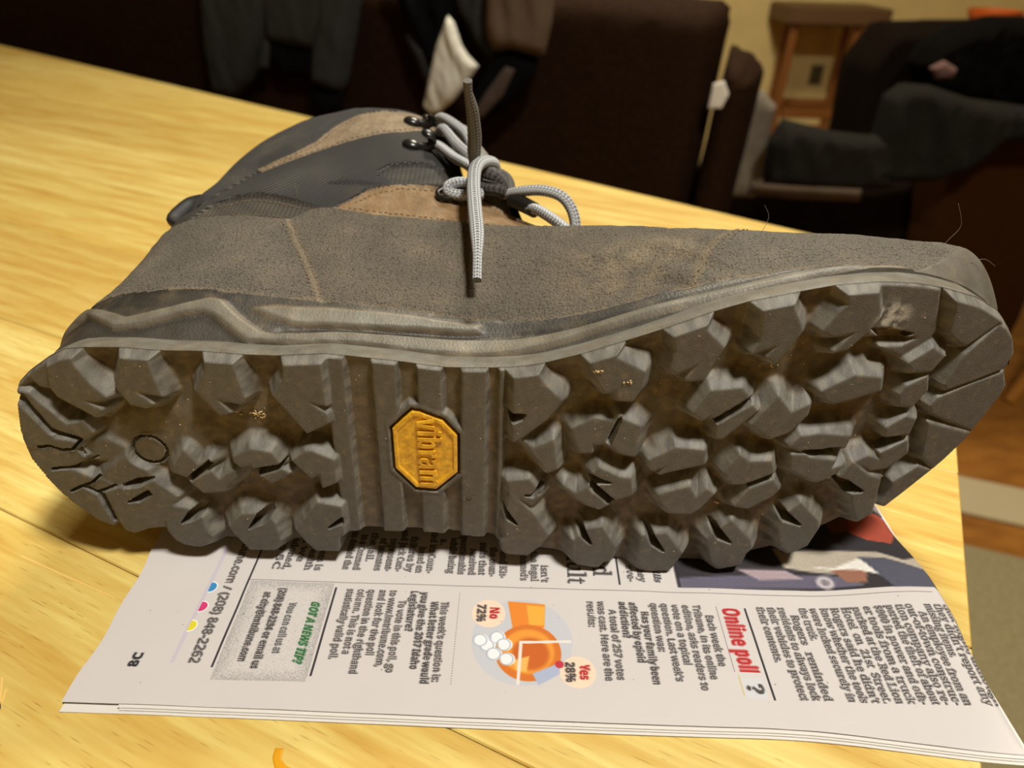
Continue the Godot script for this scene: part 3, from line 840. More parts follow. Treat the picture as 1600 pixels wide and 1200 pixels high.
# the point of the finished inner side at length x and height L above the sole, lifted by h
func on_upper(x: float, L: float, h := 0.0) -> Vector3:
	var j := clampi(int(round((L - UL0) / UDL)), 0, UNL - 1)
	var lo := 0
	var hi := UNT - 1
	while hi - lo > 1:
		var m := (lo + hi) / 2
		if UP_[j * UNT + m].x < x: lo = m
		else: hi = m
	return UP_[j * UNT + lo] + UN_[j * UNT + lo] * h
func normal_upper(x: float, L: float) -> Vector3:
	return (on_upper(x, L, 1.0) - on_upper(x, L, 0.0)).normalized()
const PANELS := ["midsole", "toe_rand", "heel_counter", "side_panel", "toe_panel", "instep_leather", "heel_band", "ankle_strap", "collar", "mesh_patch", "ribbed_panel"]
func build_upper(boot: Node3D, org: Vector3) -> void:
	var CL := poly([-180, 41, -157, 40, -146, 39, -131, 36.5, -96, 35, -38, 36, -6, 34, 23, 31, 70, 31, 95, 28.5, 108, 25, 116, 20, 126, 17, 132, 16])
	var RAND := poly([128, 15, 132, 17, 136, 19, 145, 25, 152, 31, 160, 38, 182, 43])
	var TOE := poly([20, 62, 32, 62, 36, 64, 40, 65.5, 49, 70, 58, 76, 65, 83, 75, 92])
	var HEEL := poly([36, -71, 50, -77, 67, -85, 85, -94, 92, -97, 101, -97])
	var NUB := poly([-180, 97, -141, 99, -127, 98.5, -114, 96.2, -106, 93.5, -96, 92, -89, 100, -79, 100.8, -62, 97, -35, 94, -19, 89.5, 3, 84.2, 17, 81.2, 34, 80.5, 60, 92, 200, 92])
	var BROWN := poly([-79, 100.8, -74, 105, -66, 114, -52, 119.5, -32, 121, -15, 119, 0, 114, 15, 106, 30, 97, 45, 88, 60, 80])
	var COLL := poly([-180, 118, -145, 120, -125, 142, -110, 148.8, -100, 156, -93, 173, -84, 185, -73, 189, 0, 193])
	var BAND := poly([-144, 101, -137, 111, -129, 116, -117, 115, -106, 110.5, -94, 105, -86, 101, -90, 96, -95, 91.5, -106, 93.2, -114, 96.2, -127, 98.5])
	var STRAP := poly([-125, 142, -110, 149, -100, 157, -93, 173, -84, 185, -73, 188.5, -61, 189.5, -44, 191, -30, 190, -30, 174, -48, 174.2, -58, 164.5, -73, 157.8, -98, 147.2, -122, 137.5])
	var MESHP := poly([-64, 128.5, -60, 133.8, -44, 140.5, -30, 143, -28, 130, -34, 125.5, -47, 120.8, -62, 118.5])
	var ZU := poly([-165, 35, -155, 35.5, -145, 29, -136, 24.5, -123, 28, -109, 32.5, -104, 32, -97, 26.5, -88, 20.8, -84, 20.3, -73, 21.5, -62, 23.5, -37, 25, -9, 25, 30, 22, 93, 22, 115, 17])
	var ZL := poly([-165, 28, -153, 29.5, -139, 19.8, -130, 20.5, -118, 25, -110, 27.2, -106, 26, -92, 16, -68, 17.5, -53, 19, -36, 18, 0, 17, 60, 17, 115, 16])
	var OVAL := poly([-93, 30.5, -87, 31.8, -63, 33, -37, 33.8, -12, 32, -12, 29.5, -37, 28.8, -54, 27.2, -78, 26, -87, 28])
	var LINE := poly([-83, 22.8, -70, 25, -54, 26.5, -37, 27.2, -9, 28, 0, 28, 14, 26, 31, 24.4, 63, 26, 93, 26.5])
	var g := upper_grid(UNT, UDL, UNL, false)
	var nn := grid_normals(g, UNT, UNL, -1.0)
	if nn[60 * UNT + 200].y < 0.0:
		for i in nn.size(): nn[i] = -nn[i]
	var id := PackedInt32Array()
	var h := PackedFloat32Array()
	id.resize(g.size()); h.resize(g.size())
	var lift := [0.6, 1.0, 0.5, 0.0, 0.45, -1.0, -0.7, 0.5, 0.5, -1.0, -0.5]
	for j in UNL:
		var L := UL0 + j * UDL
		var toe := along(L, TOE)
		var heel := along(L, HEEL)
		for t in UNT:
			var c := j * UNT + t
			var x := g[c].x
			var p := Vector2(x, L)
			var k := 10
			var front := float(t) / UNT
			if x > 128.0 and L < along(x, RAND): k = 1
			elif L < along(x, CL): k = 0
			elif x > toe and L < 95.0: k = 4
			elif L < along(x, NUB): k = 2 if x < heel else 3
			elif x > -79.0 and L < along(x, BROWN): k = 5
			elif L < 120.0 and x < -80.0 and sd(p, BAND) < 0.0: k = 6
			elif L > 130.0 and sd(p, STRAP) < 0.0: k = 7
			elif L > along(x, COLL): k = 8
			elif x > -66.0 and L < 146.0 and sd(p, MESHP) < 0.0: k = 9
			id[c] = k
			var q: float = lift[k]
			if k == 0:
				var on := smoothstep(-0.4, 0.4, L - along(x, ZL)) * smoothstep(-0.4, 0.4, along(x, ZU) - L)
				q += 2.2 * on
				if x > -95.0 and x < -8.0: q += 1.5 * smoothstep(0.4, -0.4, sd(p, OVAL))
				if x > -83.0 and x < 96.0: q -= 0.9 * smoothstep(0.9, 0.3, absf(L - along(x, LINE)))
			elif k == 8: q += 2.6 * smoothstep(0.0, 9.0, L - along(x, COLL)) * smoothstep(0.0, 8.0, 199.0 - L)
			elif k == 10: q += 1.4 * smoothstep(0.0, 14.0, along(x, COLL) - L) * smoothstep(90.0, 112.0, L)
			elif k == 9: q += 0.0
			h[c] = q
	for pass_ in 1:
		var b := h.duplicate()
		for j in range(1, UNL - 1):
			for t in range(1, UNT - 1):
				var c := j * UNT + t
				h[c] = (b[c] * 2.0 + b[c - 1] + b[c + 1] + b[c - UNT] + b[c + UNT]) / 6.0
	# creases, dents and pits of worn leather
	nz.seed = 40; nz.frequency = 0.02; nz.fractal_octaves = 4
	for j in UNL:
		for t in UNT:
			var c := j * UNT + t
			var p := g[c]
			var q := h[c]
			if id[c] in [2, 3, 4, 5, 7]:
				q += 1.1 * nz.get_noise_3d(p.x * 0.7, p.y * 0.7, p.z * 1.4)
				var crease := smoothstep(40.0, 62.0, p.x) * smoothstep(80.0, 58.0, p.x)
				q += 0.7 * crease * sin((p.x * 0.8 - p.z) * 0.45 + 3.0 * nz.get_noise_3d(p.x, p.y, p.z))
				q += 0.22 * nz.get_noise_3d(p.x * 14.0, p.y * 14.0, p.z * 14.0)
			g[c] = p + nn[c] * q
	nn = grid_normals(g, UNT, UNL, -1.0)
	if nn[60 * UNT + 200].y < 0.0:
		for i in nn.size(): nn[i] = -nn[i]
	UP_ = g; UN_ = nn
	var tint := [lin(96, 93, 86), lin(104, 101, 93), lin(94, 88, 79), lin(93, 86, 75), lin(98, 92, 82), lin(128, 101, 66), lin(80, 73, 63), lin(132, 116, 94), lin(50, 49, 47), lin(66, 63, 58), lin(70, 69, 66)]
	var earth := lin(144, 127, 100)
	var maps := {}
	for j in UNL - 1:
		for t in UNT - 1:
			var c := j * UNT + t
			var k := id[c]
			if not maps.has(k): maps[k] = [MB.new(), {}]
			var mb: MB = maps[k][0]
			var dd: Dictionary = maps[k][1]
			var w := [0, 0, 0, 0]
			var i := 0
			for q in [c, c + 1, c + UNT + 1, c + UNT]:
				if not dd.has(q):
					var p: Vector3 = g[q]
					var L: float = UL0 + int(q / UNT) * UDL
					var a := nz.get_noise_3d(p.x * 1.6, p.y * 1.6, p.z * 1.6)
					var b := nz.get_noise_3d(p.x * 5.0, p.y * 5.0, p.z * 5.0)
					var d := clampf(0.16 * a, 0.0, 0.3)
					if k < 2: d += clampf(0.35 * b, 0.0, 0.4) + (0.5 * smoothstep(0.9, 0.0, absf(L - along(p.x, ZU) - 0.2)) + 0.45 * smoothstep(0.9, 0.0, absf(L - along(p.x, ZL) + 0.2)) + 0.5 * smoothstep(0.8, 0.0, absf(sd(Vector2(p.x, L), OVAL) - 0.3)) * float(p.x < -8.0 and p.x > -96.0) - 0.15 * smoothstep(-0.3, 0.5, along(p.x, ZL) - L)) * float(k == 0)
					else:
						d += 0.5 * smoothstep(3.0, 0.0, L - along(p.x, CL)) * clampf(0.5 + b, 0.0, 1.0) + 0.5 * smoothstep(1.6, 0.2, absf(p.x - along(L, HEEL))) * (1.0 if L < 92.0 else 0.0)
						d += 0.35 * smoothstep(2.4, 0.4, absf(p.x - along(L, TOE))) * (1.0 if L < 92.0 and p.x > 20.0 else 0.0)
						if k == 5 or k == 7: d += clampf(0.7 * b + 0.15, 0.0, 0.6)
						if k == 3: d += 0.4 * smoothstep(26.0, 4.0, Vector2((p.x - 42.0) * 0.6, L - 48.0).length()) * clampf(0.5 + b, 0.0, 1.0)
					var cc: Color = tint[k]
					if k == 0:      # the moulded zigzag is paler than the sunk parts, the upper edge a darker rubber
						var zu := along(p.x, ZU)
						var zl := along(p.x, ZL)
						cc = lin(66, 62, 56).lerp(lin(118, 114, 103), smoothstep(-0.5, 0.3, L - zl) * smoothstep(-0.5, 0.3, zu - L))
						if p.x < -95.0 or p.x > 0.0: cc = cc.lerp(lin(52, 50, 47), smoothstep(0.3, 1.6, L - zu) * smoothstep(-9.0, -6.0, L - along(p.x, CL)))
						if p.x > -95.0 and p.x < -8.0: cc = cc.lerp(lin(130, 126, 114), smoothstep(0.3, -0.3, sd(Vector2(p.x, L), OVAL)))
					dd[q] = mb.vert(p, nn[q], cc.lerp(earth, clampf(d, 0.0, 0.85)) * (1.0 + 0.25 * a), Vector2((p.x + 160.0) / 160.0, (L - 90.0) / 110.0))
				w[i] = dd[q]
				i += 1
			mb.quad(w[0], w[1], w[2], w[3])
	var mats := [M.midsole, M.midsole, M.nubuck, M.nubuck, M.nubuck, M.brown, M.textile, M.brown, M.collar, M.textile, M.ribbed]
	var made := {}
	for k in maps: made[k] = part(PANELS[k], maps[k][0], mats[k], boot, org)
	# the side it lies on, coarser
	var lt := 90
	var ll := 62
	var lg := upper_grid(lt, 2.99, ll, true)
	var ln := grid_normals(lg, lt, ll, 1.0)
	if ln[20 * lt + 40].y > 0.0:
		for i in ln.size(): ln[i] = -ln[i]
	for band in [["outer_midsole", 0, 7, M.midsole, tint[0]], ["outer_side_panel", 7, 30, M.nubuck, tint[3]], ["outer_ankle_panel", 30, ll - 1, M.textile, tint[10]]]:
		var lb := MB.new()
		for j in range(band[1], band[2] + 1):
			for t in lt: lb.vert(lg[j * lt + t], ln[j * lt + t], band[4])
		for j in band[2] - band[1]:
			for t in lt - 1:
				var a: int = j * lt + t
				lb.quad(a, a + 1, a + lt + 1, a + lt)
		part(band[0], lb, band[3], boot, org)
	# rolled rim and dark lining of the opening
	var inn := MB.new()
	var ring := []
	for t in range(0, UNT, 6): ring.append(UP_[(UNL - 1) * UNT + t])
	for t in range(lt - 1, -1, -1): ring.append(lg[(ll - 1) * lt + t])
	var mid := Vector3.ZERO
	for p in ring: mid += p / ring.size()
	var prof := [[1.0, 0.0], [0.985, -2.5], [0.95, -4.0], [0.9, -3.0], [0.86, 2.0], [0.84, 30.0], [0.8, 80.0], [0.0, 84.0]]
	for p in ring:
		for q in prof: inn.vert(Vector3(mid.x + (p.x - mid.x) * q[0], mid.y + (p.y - mid.y) * q[0], p.z + q[1]), Vector3.ZERO, tint[8])
	var m := ring.size()
	for i in m:
		for k in prof.size() - 1: inn.quad(i * prof.size() + k, ((i + 1) % m) * prof.size() + k, ((i + 1) % m) * prof.size() + k + 1, i * prof.size() + k + 1)
	for t in range(0, inn.ix.size(), 3):
		var q := (inn.v[inn.ix[t + 1]] - inn.v[inn.ix[t]]).cross(inn.v[inn.ix[t + 2]] - inn.v[inn.ix[t]])
		var o := inn.v[inn.ix[t]]
		if q.dot(Vector3(mid.x, mid.y, mid.z - 12.0) - o) < 0.0: q = -q
		for w in 3: inn.n[inn.ix[t + w]] += q
	for i in inn.n.size(): inn.n[i] = inn.n[i].normalized()
	part("lining", inn, M.collar, boot, org)
	# the underside of the inner edge, closing it against the sole
	var ub := MB.new()
	for t in UNT:
		var p := UP_[t]
		ub.vert(p, Vector3.ZERO, tint[0])
		ub.vert(Vector3(p.x * 0.97, 55.0 + (p.y - 55.0) * 0.9, p.z + 2.0), Vector3.ZERO, tint[0])
	for t in UNT - 1: ub.quad(2 * t, 2 * t + 1, 2 * t + 3, 2 * t + 2)
	ub.smooth()
	for i in ub.n.size():
		if ub.n[i].z < 0.0: ub.n[i] = -ub.n[i]
	part("midsole_underside", ub, M.midsole, boot, org)
	# rows of stitches along the seams
	for row in [["heel_counter", [-70, 39, -75, 50, -83, 67, -92, 85, -95, 91]], ["heel_counter", [-73.5, 39, -78.5, 50, -86.5, 67, -95.5, 85, -99, 90]], ["heel_band", [-140, 102, -127, 101, -114, 99, -105, 96.5, -97, 95]], ["heel_band", [-134, 110, -124, 112.5, -113, 110, -103, 106, -94, 102]],
			["toe_panel", [63, 36, 68, 42, 73, 50, 79, 58, 86, 66]], ["toe_panel", [66, 36, 71, 42, 76, 50, 82, 58, 89, 66]], ["instep_leather", [-74, 101.5, -60, 99.5, -35, 96.5, -18, 92, 2, 86.5, 16, 83.5]], ["instep_leather", [-71, 105, -62, 113, -50, 117.5, -32, 119]], ["ankle_strap", [-120, 140, -98, 149.5, -73, 160, -58, 167, -48, 176]], ["ankle_strap", [-122, 143, -108, 148, -98, 156, -90, 172, -82, 183]]]:
		var sb := MB.new()
		var P := poly(row[1])
		for i in P.size() - 1:
			var n := int(P[i].distance_to(P[i + 1]) / 2.4)
			for k in n:
				var p := P[i].lerp(P[i + 1], (k + 0.5) / n)
				var p2 := P[i].lerp(P[i + 1], (k + 1.0) / n)
				var d := (on_upper(p2.x, p2.y) - on_upper(p.x, p.y)).normalized()
				var up := normal_upper(p.x, p.y)
				ball(sb, on_upper(p.x, p.y, 0.12), Vector3(0.85, 0.28, 0.3), Color.WHITE, Basis(d, up, d.cross(up)).orthonormalized())
		for k in made:
			if PANELS[k] == row[0]: part("stitching", sb, M.stitch, made[k], org).set_meta("kind", "stuff")
	# loop at the back of the heel
	var pl := MB.new()
	tube(pl, [Vector3(-147, 101, -130), Vector3(-153.5, 99, -127), Vector3(-157, 96, -120), Vector3(-157, 95, -114), Vector3(-152, 95, -109)], [3.0, 4.2, 4.6, 4.2, 3.0], 12, 30, Color.WHITE, 0.55)
	part("pull_loop", pl, M.black, boot, org)
	# the tongue, a padded tab in the front opening
	var tg := MB.new()
	var tn := 40
	var tl := 30
	for j in tl + 1:
		var L := lerpf(118.0, 206.0, float(j) / tl)
		var xf := along(L, poly([118, -1, 135, -9, 150, -19, 165, -24, 190, -28, 206, -28]))
		for i in tn + 1:
			var a := PI * (float(i) / tn - 0.5)
			tg.vert(Vector3(xf - 14.0 + 21.0 * cos(a) + 1.2 * sin(j * 1.1 + i * 0.4), 84.0 + (34.0 + 6.0 * smoothstep(120.0, 170.0, L)) * sin(a) * (1.0 + 0.03 * sin(j * 0.9)), -L + 1.5 * sin(i * 0.7)), Vector3(cos(a), sin(a) * 0.6, -0.2).normalized(), lin(88, 85, 80))
	for j in tl:
		for i in tn:
			var a := j * (tn + 1) + i
			tg.quad(a, a + 1, a + tn + 2, a + tn + 1)
	tube(tg, [Vector3(-31, 124, -182), Vector3(-25, 121.5, -158), Vector3(-17.5, 116, -142), Vector3(-12.5, 107.5, -131), Vector3(-6, 99, -122)], [5.0, 6.5, 7.0, 6.5, 5.0], 16, 40, lin(128, 124, 115), 0.7)
	part("tongue", tg, M.collar, boot, org)
	# hooks: a riveted dome with a bent tongue each
	for q in [[-54.4, 177.2], [-47.5, 190.0], [-45.2, 171.5], [-51.8, 153.2]]:
		var hb := MB.new()
		var up := normal_upper(q[0], q[1])
		var f := Vector3.RIGHT
		f = (f - up * f.dot(up)).normalized()
		var o := on_upper(q[0], q[1], 0.6)
		ball(hb, o, Vector3(4.8, 2.4, 3.8), Color.WHITE, Basis(f, up, f.cross(up)))
		tube(hb, [o + f * 2.0, o + f * 6.5 + up * 0.4, o + f * 9.0 + up * 2.2, o + f * 9.5 + up * 4.2, o + f * 7.0 + up * 5.2], [2.4, 2.4, 2.4, 2.4, 1.6], 10, 24, Color.WHITE, 0.55)
		part("lace_hook", hb, M.gunmetal, boot, org)
	var er := MB.new()
	tube(er, [Vector3(-36, 112.5, -116), Vector3(-31, 114.5, -119), Vector3(-26, 113, -117), Vector3(-28, 111.5, -112), Vector3(-34, 111.5, -111.5), Vector3(-36, 112.5, -116)], [1.3, 1.3], 8, 40)
	part("eyelet_ring", er, M.gunmetal, boot, org)
	var cf := MB.new()
	tube(cf, [Vector3(-3, 109.6, -117), Vector3(2, 109.4, -113), Vector3(8, 108.8, -106)], [3.0, 3.5, 3.3], 12, 20)
	part("lace_cuff", cf, M.gunmetal, boot, org)
	# the lace
	var la := MB.new()
	for P in [[Vector3(-44, 126.5, -190), Vector3(-40, 129.5, -186), Vector3(-27, 128, -162), Vector3(-20.3, 125, -137), Vector3(-16, 119, -128)],
			[Vector3(-41, 124.5, -173), Vector3(-38, 128, -168), Vector3(-30, 125.5, -150), Vector3(-20.8, 123.4, -131), Vector3(-15, 117, -125)],
			[Vector3(-46, 122, -155), Vector3(-40, 123.5, -154), Vector3(-30.2, 121.6, -140), Vector3(-21.5, 121, -127), Vector3(-13, 115, -124)],
			[Vector3(-15, 114.5, -124), Vector3(-18.5, 115, -120), Vector3(-25.5, 117, -117), Vector3(-30.4, 116, -115), Vector3(-30.5, 113.6, -113), Vector3(-25.2, 112.8, -112), Vector3(-16, 112.3, -116)],
			[Vector3(-9, 112, -126), Vector3(-6.9, 110.5, -122), Vector3(1.7, 114, -116), Vector3(10.4, 116, -112), Vector3(18.5, 115.2, -108), Vector3(23.4, 110.8, -105), Vector3(25.6, 104.0, -102), Vector3(24, 97, -100)],
			[Vector3(5, 109, -108), Vector3(9, 109.8, -104), Vector3(16.8, 107.8, -96), Vector3(24, 104, -90)]]:
		tube(la, P, [2.35, 2.45], 14, 60)
	var lace := part("lace", la, M.lace, boot, org, "grey braided lace with black flecks")
	var e2 := MB.new()
	tube(e2, [Vector3(-10.3, 118, -131), Vector3(-11.5, 123, -127), Vector3(-15.5, 125.4, -120), Vector3(-18.4, 125.3, -110), Vector3(-18.6, 121.8, -98), Vector3(-16.9, 116.9, -80), Vector3(-15.2, 113, -65), Vector3(-14.4, 109, -53), Vector3(-14, 103.6, -43)], [2.5, 2.7, 2.8, 2.9, 2.9, 2.9, 2.8, 1.8, 1.75], 16, 90)
	part("lace_end", e2, M.lace, lace, org, "loose lace end hanging over the side, its tip tapering")
	var e1 := MB.new()
	tube(e1, [Vector3(-14, 117, -128), Vector3(-18.5, 122, -124), Vector3(-19.6, 129, -120), Vector3(-19.2, 137, -117), Vector3(-19.8, 148, -112), Vector3(-21.1, 156.1, -108), Vector3(-21.2, 161, -106)], [2.6, 2.8, 3.0, 3.1, 2.8, 1.8, 1.9], 14, 70)
	part("lace_end", e1, M.lace_dark, lace, org, "dirty lace end standing upright")
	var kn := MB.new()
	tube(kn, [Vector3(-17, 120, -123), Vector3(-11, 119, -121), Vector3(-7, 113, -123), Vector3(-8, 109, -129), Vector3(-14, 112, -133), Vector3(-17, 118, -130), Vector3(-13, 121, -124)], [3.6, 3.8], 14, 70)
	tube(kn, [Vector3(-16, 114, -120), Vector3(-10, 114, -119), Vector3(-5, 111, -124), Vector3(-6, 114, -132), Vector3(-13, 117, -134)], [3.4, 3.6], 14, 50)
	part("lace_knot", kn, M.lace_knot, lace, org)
	# a few stray hairs caught on the leather
	var hr := MB.new()
	for P in [[Vector3(148, 118.5, -43), Vector3(152, 124, -44), Vector3(155, 129, -45), Vector3(152, 136, -46)], [Vector3(158, 118, -38), Vector3(163, 119.5, -38), Vector3(167, 117.5, -37)], [Vector3(-99, 107, -108), Vector3(-97, 112, -109), Vector3(-98, 116, -111)], [Vector3(92, 119, -60), Vector3(94, 124, -62), Vector3(92, 128, -63)]]:
		tube(hr, P, [0.09, 0.06], 5, 24)
	part("stray_hair", hr, M.hair, boot, org).set_meta("kind", "stuff")
func build_boot() -> void:
	var org := Vector3(0.0, -0.001, -0.09)
	var boot := thing("hiking_boot", "worn dark brown leather hiking boot lying on its side, lugged sole towards us", "boot", org)
	build_tread(boot, org)
	build_upper(boot, org)

# ---------- the newspaper ----------
# The page is 290 mm wide (the reading direction, towards the camera, z) and 315 mm tall (up the page is +x).
const PX := 6.5            # pixels per mm
const PW := 290.0
const PHT := 315.0
const PZ0 := -228.0        # z of the page's left edge
const PX1 := 175.0         # arc-length x of the top of the printed page
var page: Image
func page_at(x: float, z: float) -> Vector2i:
	return Vector2i(int(round((z - PZ0) * PX)), int(round((PX1 - x) * PX)))
func glyphs(s: String, px: int, serif: bool, bold: bool) -> Image:
	var f := SystemFont.new()
	f.font_names = PackedStringArray(["Droid Serif" if serif else "Droid Sans"])
	f.font_weight = 700 if bold else 400
	var ts := TextServerManager.get_primary_interface()
	var sh := ts.create_shaped_text()
	ts.shaped_text_add_string(sh, s, f.get_rids(), px)
	ts.shaped_text_shape(sh)
	var im := Image.create(int(ceil(ts.shaped_text_get_width(sh))) + 6, int(px * 1.5), false, Image.FORMAT_RGBA8)
	var pen := 3.0
	for g in ts.shaped_text_get_glyphs(sh):
		var fr: RID = g.font_rid
		var sz := Vector2i(px, 0)
		ts.font_render_glyph(fr, sz, g.index)
		var ti := ts.font_get_glyph_texture_idx(fr, sz, g.index)
		if ti >= 0:
			var at := ts.font_get_texture_image(fr, sz, ti)
			at.convert(Image.FORMAT_RGBA8)
			var off := ts.font_get_glyph_offset(fr, sz, g.index)
			im.blend_rect(at, Rect2i(ts.font_get_glyph_uv_rect(fr, sz, g.index)), Vector2i(int(round(pen + off.x)), int(round(px * 1.1 + off.y))))
		pen += g.advance
	ts.free_rid(sh)
	return im
# a line of print: baseline at x, running from z0 to z1 (fitted), letters of the given em in mm
func line(s: String, x: float, z0: float, z1: float, em: float, serif := false, bold := false, col := Color(0.27, 0.25, 0.245), slant := 0.0, upside := false) -> void:
	var px := int(round(em * PX * 2.0))
	var im := glyphs(s, px, serif, bold)
	var used := im.get_used_rect()
	var w := int(round((z1 - z0) * PX))
	var base := int(px * 1.1)
	var cropped := im.get_region(Rect2i(used.position.x, 0, used.size.x, im.get_height()))
	cropped.resize(w, int(im.get_height() / 2.0), Image.INTERPOLATE_LANCZOS)
	if slant != 0.0:
		var sl := Image.create(w + int(px * 0.4), cropped.get_height(), false, Image.FORMAT_RGBA8)
		for y in cropped.get_height(): sl.blit_rect(cropped, Rect2i(0, y, w, 1), Vector2i(int((base / 2.0 - y) * slant + px * 0.1), y))
		cropped = sl
	if upside: cropped.rotate_180()
	var ink := Image.create(cropped.get_width(), cropped.get_height(), false, Image.FORMAT_RGBA8)
	ink.fill(col)
	var at := page_at(x, z0)
	page.blend_rect_mask(ink, cropped, Rect2i(Vector2i.ZERO, ink.get_size()), at - Vector2i(0, base / 2))
func rule(x: float, z0: float, z1: float, thick: float, col := Color(0.2, 0.19, 0.2)) -> void:
	page.fill_rect(Rect2i(page_at(x + thick / 2.0, z0), Vector2i(int((z1 - z0) * PX), maxi(1, int(round(thick * PX))))), col)
func blob(pts: Array, col: Color, soft := 1.0) -> void:    # a printed flat shape, points as x, z
	var P := poly(pts)
	var lo := P[0]
	var hi := P[0]
	for p in P:
		lo = lo.min(p); hi = hi.max(p)
	var a := page_at(hi.x, lo.y)
	var b := page_at(lo.x, hi.y)
	for y in range(maxi(a.y - 4, 0), mini(b.y + 5, page.get_height())):
		for x in range(maxi(a.x - 4, 0), mini(b.x + 5, page.get_width())):
			var d := sd(Vector2(PX1 - y / PX, PZ0 + x / PX), P)
			var k := smoothstep(0.12 * soft, -0.12 * soft, d) * col.a
			if k > 0.01: page.set_pixel(x, y, page.get_pixel(x, y).lerp(Color(col.r, col.g, col.b), k))
func disc(x: float, z: float, r: float, col: Color, r0 := 0.0, half := 0, soft := 0.12) -> void:
	var a := page_at(x + r + 1.0, z - r - 1.0)
	var b := page_at(x - r - 1.0, z + r + 1.0)
	for py in range(a.y, b.y + 1):
		for px in range(a.x, b.x + 1):
			var p := Vector2(PX1 - py / PX - x, PZ0 + px / PX - z)
			if half > 0 and p.x < -0.3: continue
			var d := p.length()
			var k := smoothstep(r + soft, r - soft, d) * (smoothstep(r0 - soft, r0 + soft, d) if r0 > 0.0 else 1.0) * col.a
			if k > 0.01: page.set_pixel(px, py, page.get_pixel(px, py).lerp(Color(col.r, col.g, col.b), k))
func print_page() -> ImageTexture:
	page = Image.create(int(PW * PX), int(PHT * PX), false, Image.FORMAT_RGBA8)
	var stock := Color(0.765, 0.745, 0.73)
	page.fill(stock)
	rng.seed = 3
	# grey screened panel between the two rules
	for y in range(page_at(-66, 0).y, page_at(-98, 0).y):
		for x in range(page_at(0, 9.5).x, page_at(0, 51.5).x):
			var X := PX1 - y / PX
			var Z := PZ0 + x / PX
			var d := minf(minf(X + 98.0, -66.0 - X) / 9.0, minf(Z - 9.5, 51.5 - Z) / 7.0)
			var edge := clampf(1.0 - d * 1.3, 0.12, 1.0)
			if rng.randf() < 0.75 * edge: page.set_pixel(x, y, stock.lerp(Color(0.32, 0.31, 0.31), rng.randf_range(0.15, 0.55)))
	var ink := Color(0.13, 0.12, 0.13)
	var red := Color(0.66, 0.15, 0.16)
	# the poll, left column of print
	line("This week's question is:", -23.9, 16.7, 50.2, 3.5)
	line("What letter grade would", -27.8, 16.7, 51.0, 3.5, false, true)
	line("you give the 2017 Idaho", -31.9, 12.4, 45.7, 3.5, false, true)
	line("Legislature?", -35.9, 12.2, 30.3, 3.5, false, true)
	line("To vote in this poll, go", -39.9, 16.7, 47.1, 3.5)
	line("to www.lmtribune.com,", -43.9, 12.0, 45.0, 3.5)
	line("and look for the poll", -47.9, 12.0, 40.6, 3.5)
	line("question in the righthand", -52.2, 12.0, 48.0, 3.5)
	line("column. This is not a", -56.3, 12.0, 40.5, 3.5)
	line("statistically valid poll.", -60.4, 11.8, 42.6, 3.5)
	for k in 40: disc(-17.4, 12.5 + k * 0.98, 0.16, Color(0.3, 0.3, 0.3))
	line("Each week the", 74.9, 19.4, 41.1, 3.5)
	line("Tribune, in its online", 70.8, 14.8, 46.3, 3.5)
	line("edition, asks readers to", 66.9, 14.9, 50.6, 3.5)
	line("vote on a topical", 62.9, 14.7, 40.7, 3.5)
	line("question. Last week's", 58.8, 14.5, 47.5, 3.5)
	line("question was:", 54.8, 14.5, 35.7, 3.5)
	line("Has your family been", 50.9, 18.4, 48.9, 3.5, false, true)
	line("affected by opioid", 46.9, 14.3, 40.4, 3.5, false, true)
	line("addiction?", 43.0, 14.1, 30.2, 3.5, false, true)
	line("A total of 257 votes", 38.9, 18.0, 47.7, 3.5)
	line("was cast. Here are the", 34.9, 14.3, 48.2, 3.5)
	line("results:", 30.9, 14.4, 25.9, 3.5)
	line("Online poll", 81.7, 15.9, 43.2, 8.6, false, true, red)
	rule(90.4, 15.6, 53.5, 0.75)
	rule(79.6, 15.0, 43.3, 0.3, Color(0.55, 0.5, 0.5))
	blob([81.5, 45.2, 88.6, 45.2, 88.6, 52.9, 81.5, 52.9], Color(0.76, 0.76, 0.77))
	blob([80.4, 44.2, 80.9, 44.2, 80.9, 52.0, 80.4, 52.0], Color(0.74, 0.69, 0.5))
	line("?", 82.6, 47.4, 51.2, 7.4, true, true)
	# the pie chart over a picture of a pill bottle
	disc(6.4, 32.8, 18.0, Color(0.72, 0.725, 0.745))
	blob([1.0, 15.5, 15.0, 16.5, 14.5, 27.0, 3.0, 27.5], Color(0.84, 0.49, 0.16), 2.0)
	blob([8.0, 17.0, 15.0, 17.5, 14.5, 26.0, 9.0, 26.0], Color(0.86, 0.63, 0.22), 3.0)
	disc(8.6, 37.5, 11.6, Color(0.78, 0.42, 0.14))
	disc(8.6, 37.0, 9.2, Color(0.86, 0.56, 0.2), 0.0, 0, 0.8)
	disc(9.4, 38.0, 6.6, Color(0.73, 0.36, 0.12), 0.0, 0, 1.2)
	blob([3.0, 41.0, 9.0, 39.0, 8.0, 45.5, 4.5, 45.0], Color(0.88, 0.66, 0.33), 4.0)
	for q in [[-2.0, 31.5], [-5.5, 35.0], [-3.0, 38.5], [0.5, 34.5], [-8.0, 33.0], [1.5, 40.5]]:
		disc(q[0], q[1], 2.6, Color(0.86, 0.87, 0.88), 0.0, 0, 0.3)
		disc(q[0] - 0.6, q[1], 2.6, Color(0.62, 0.65, 0.7), 2.2, 0, 0.2)
	blob([10.0, 46.0, 20.0, 41.0, 22.0, 44.0, 12.0, 50.5], Color(0.63, 0.66, 0.75), 3.0)
	blob([5.6, 32.8, 24.0, 32.0, 24.0, 33.1, 5.6, 33.9], Color(0.84, 0.81, 0.78))
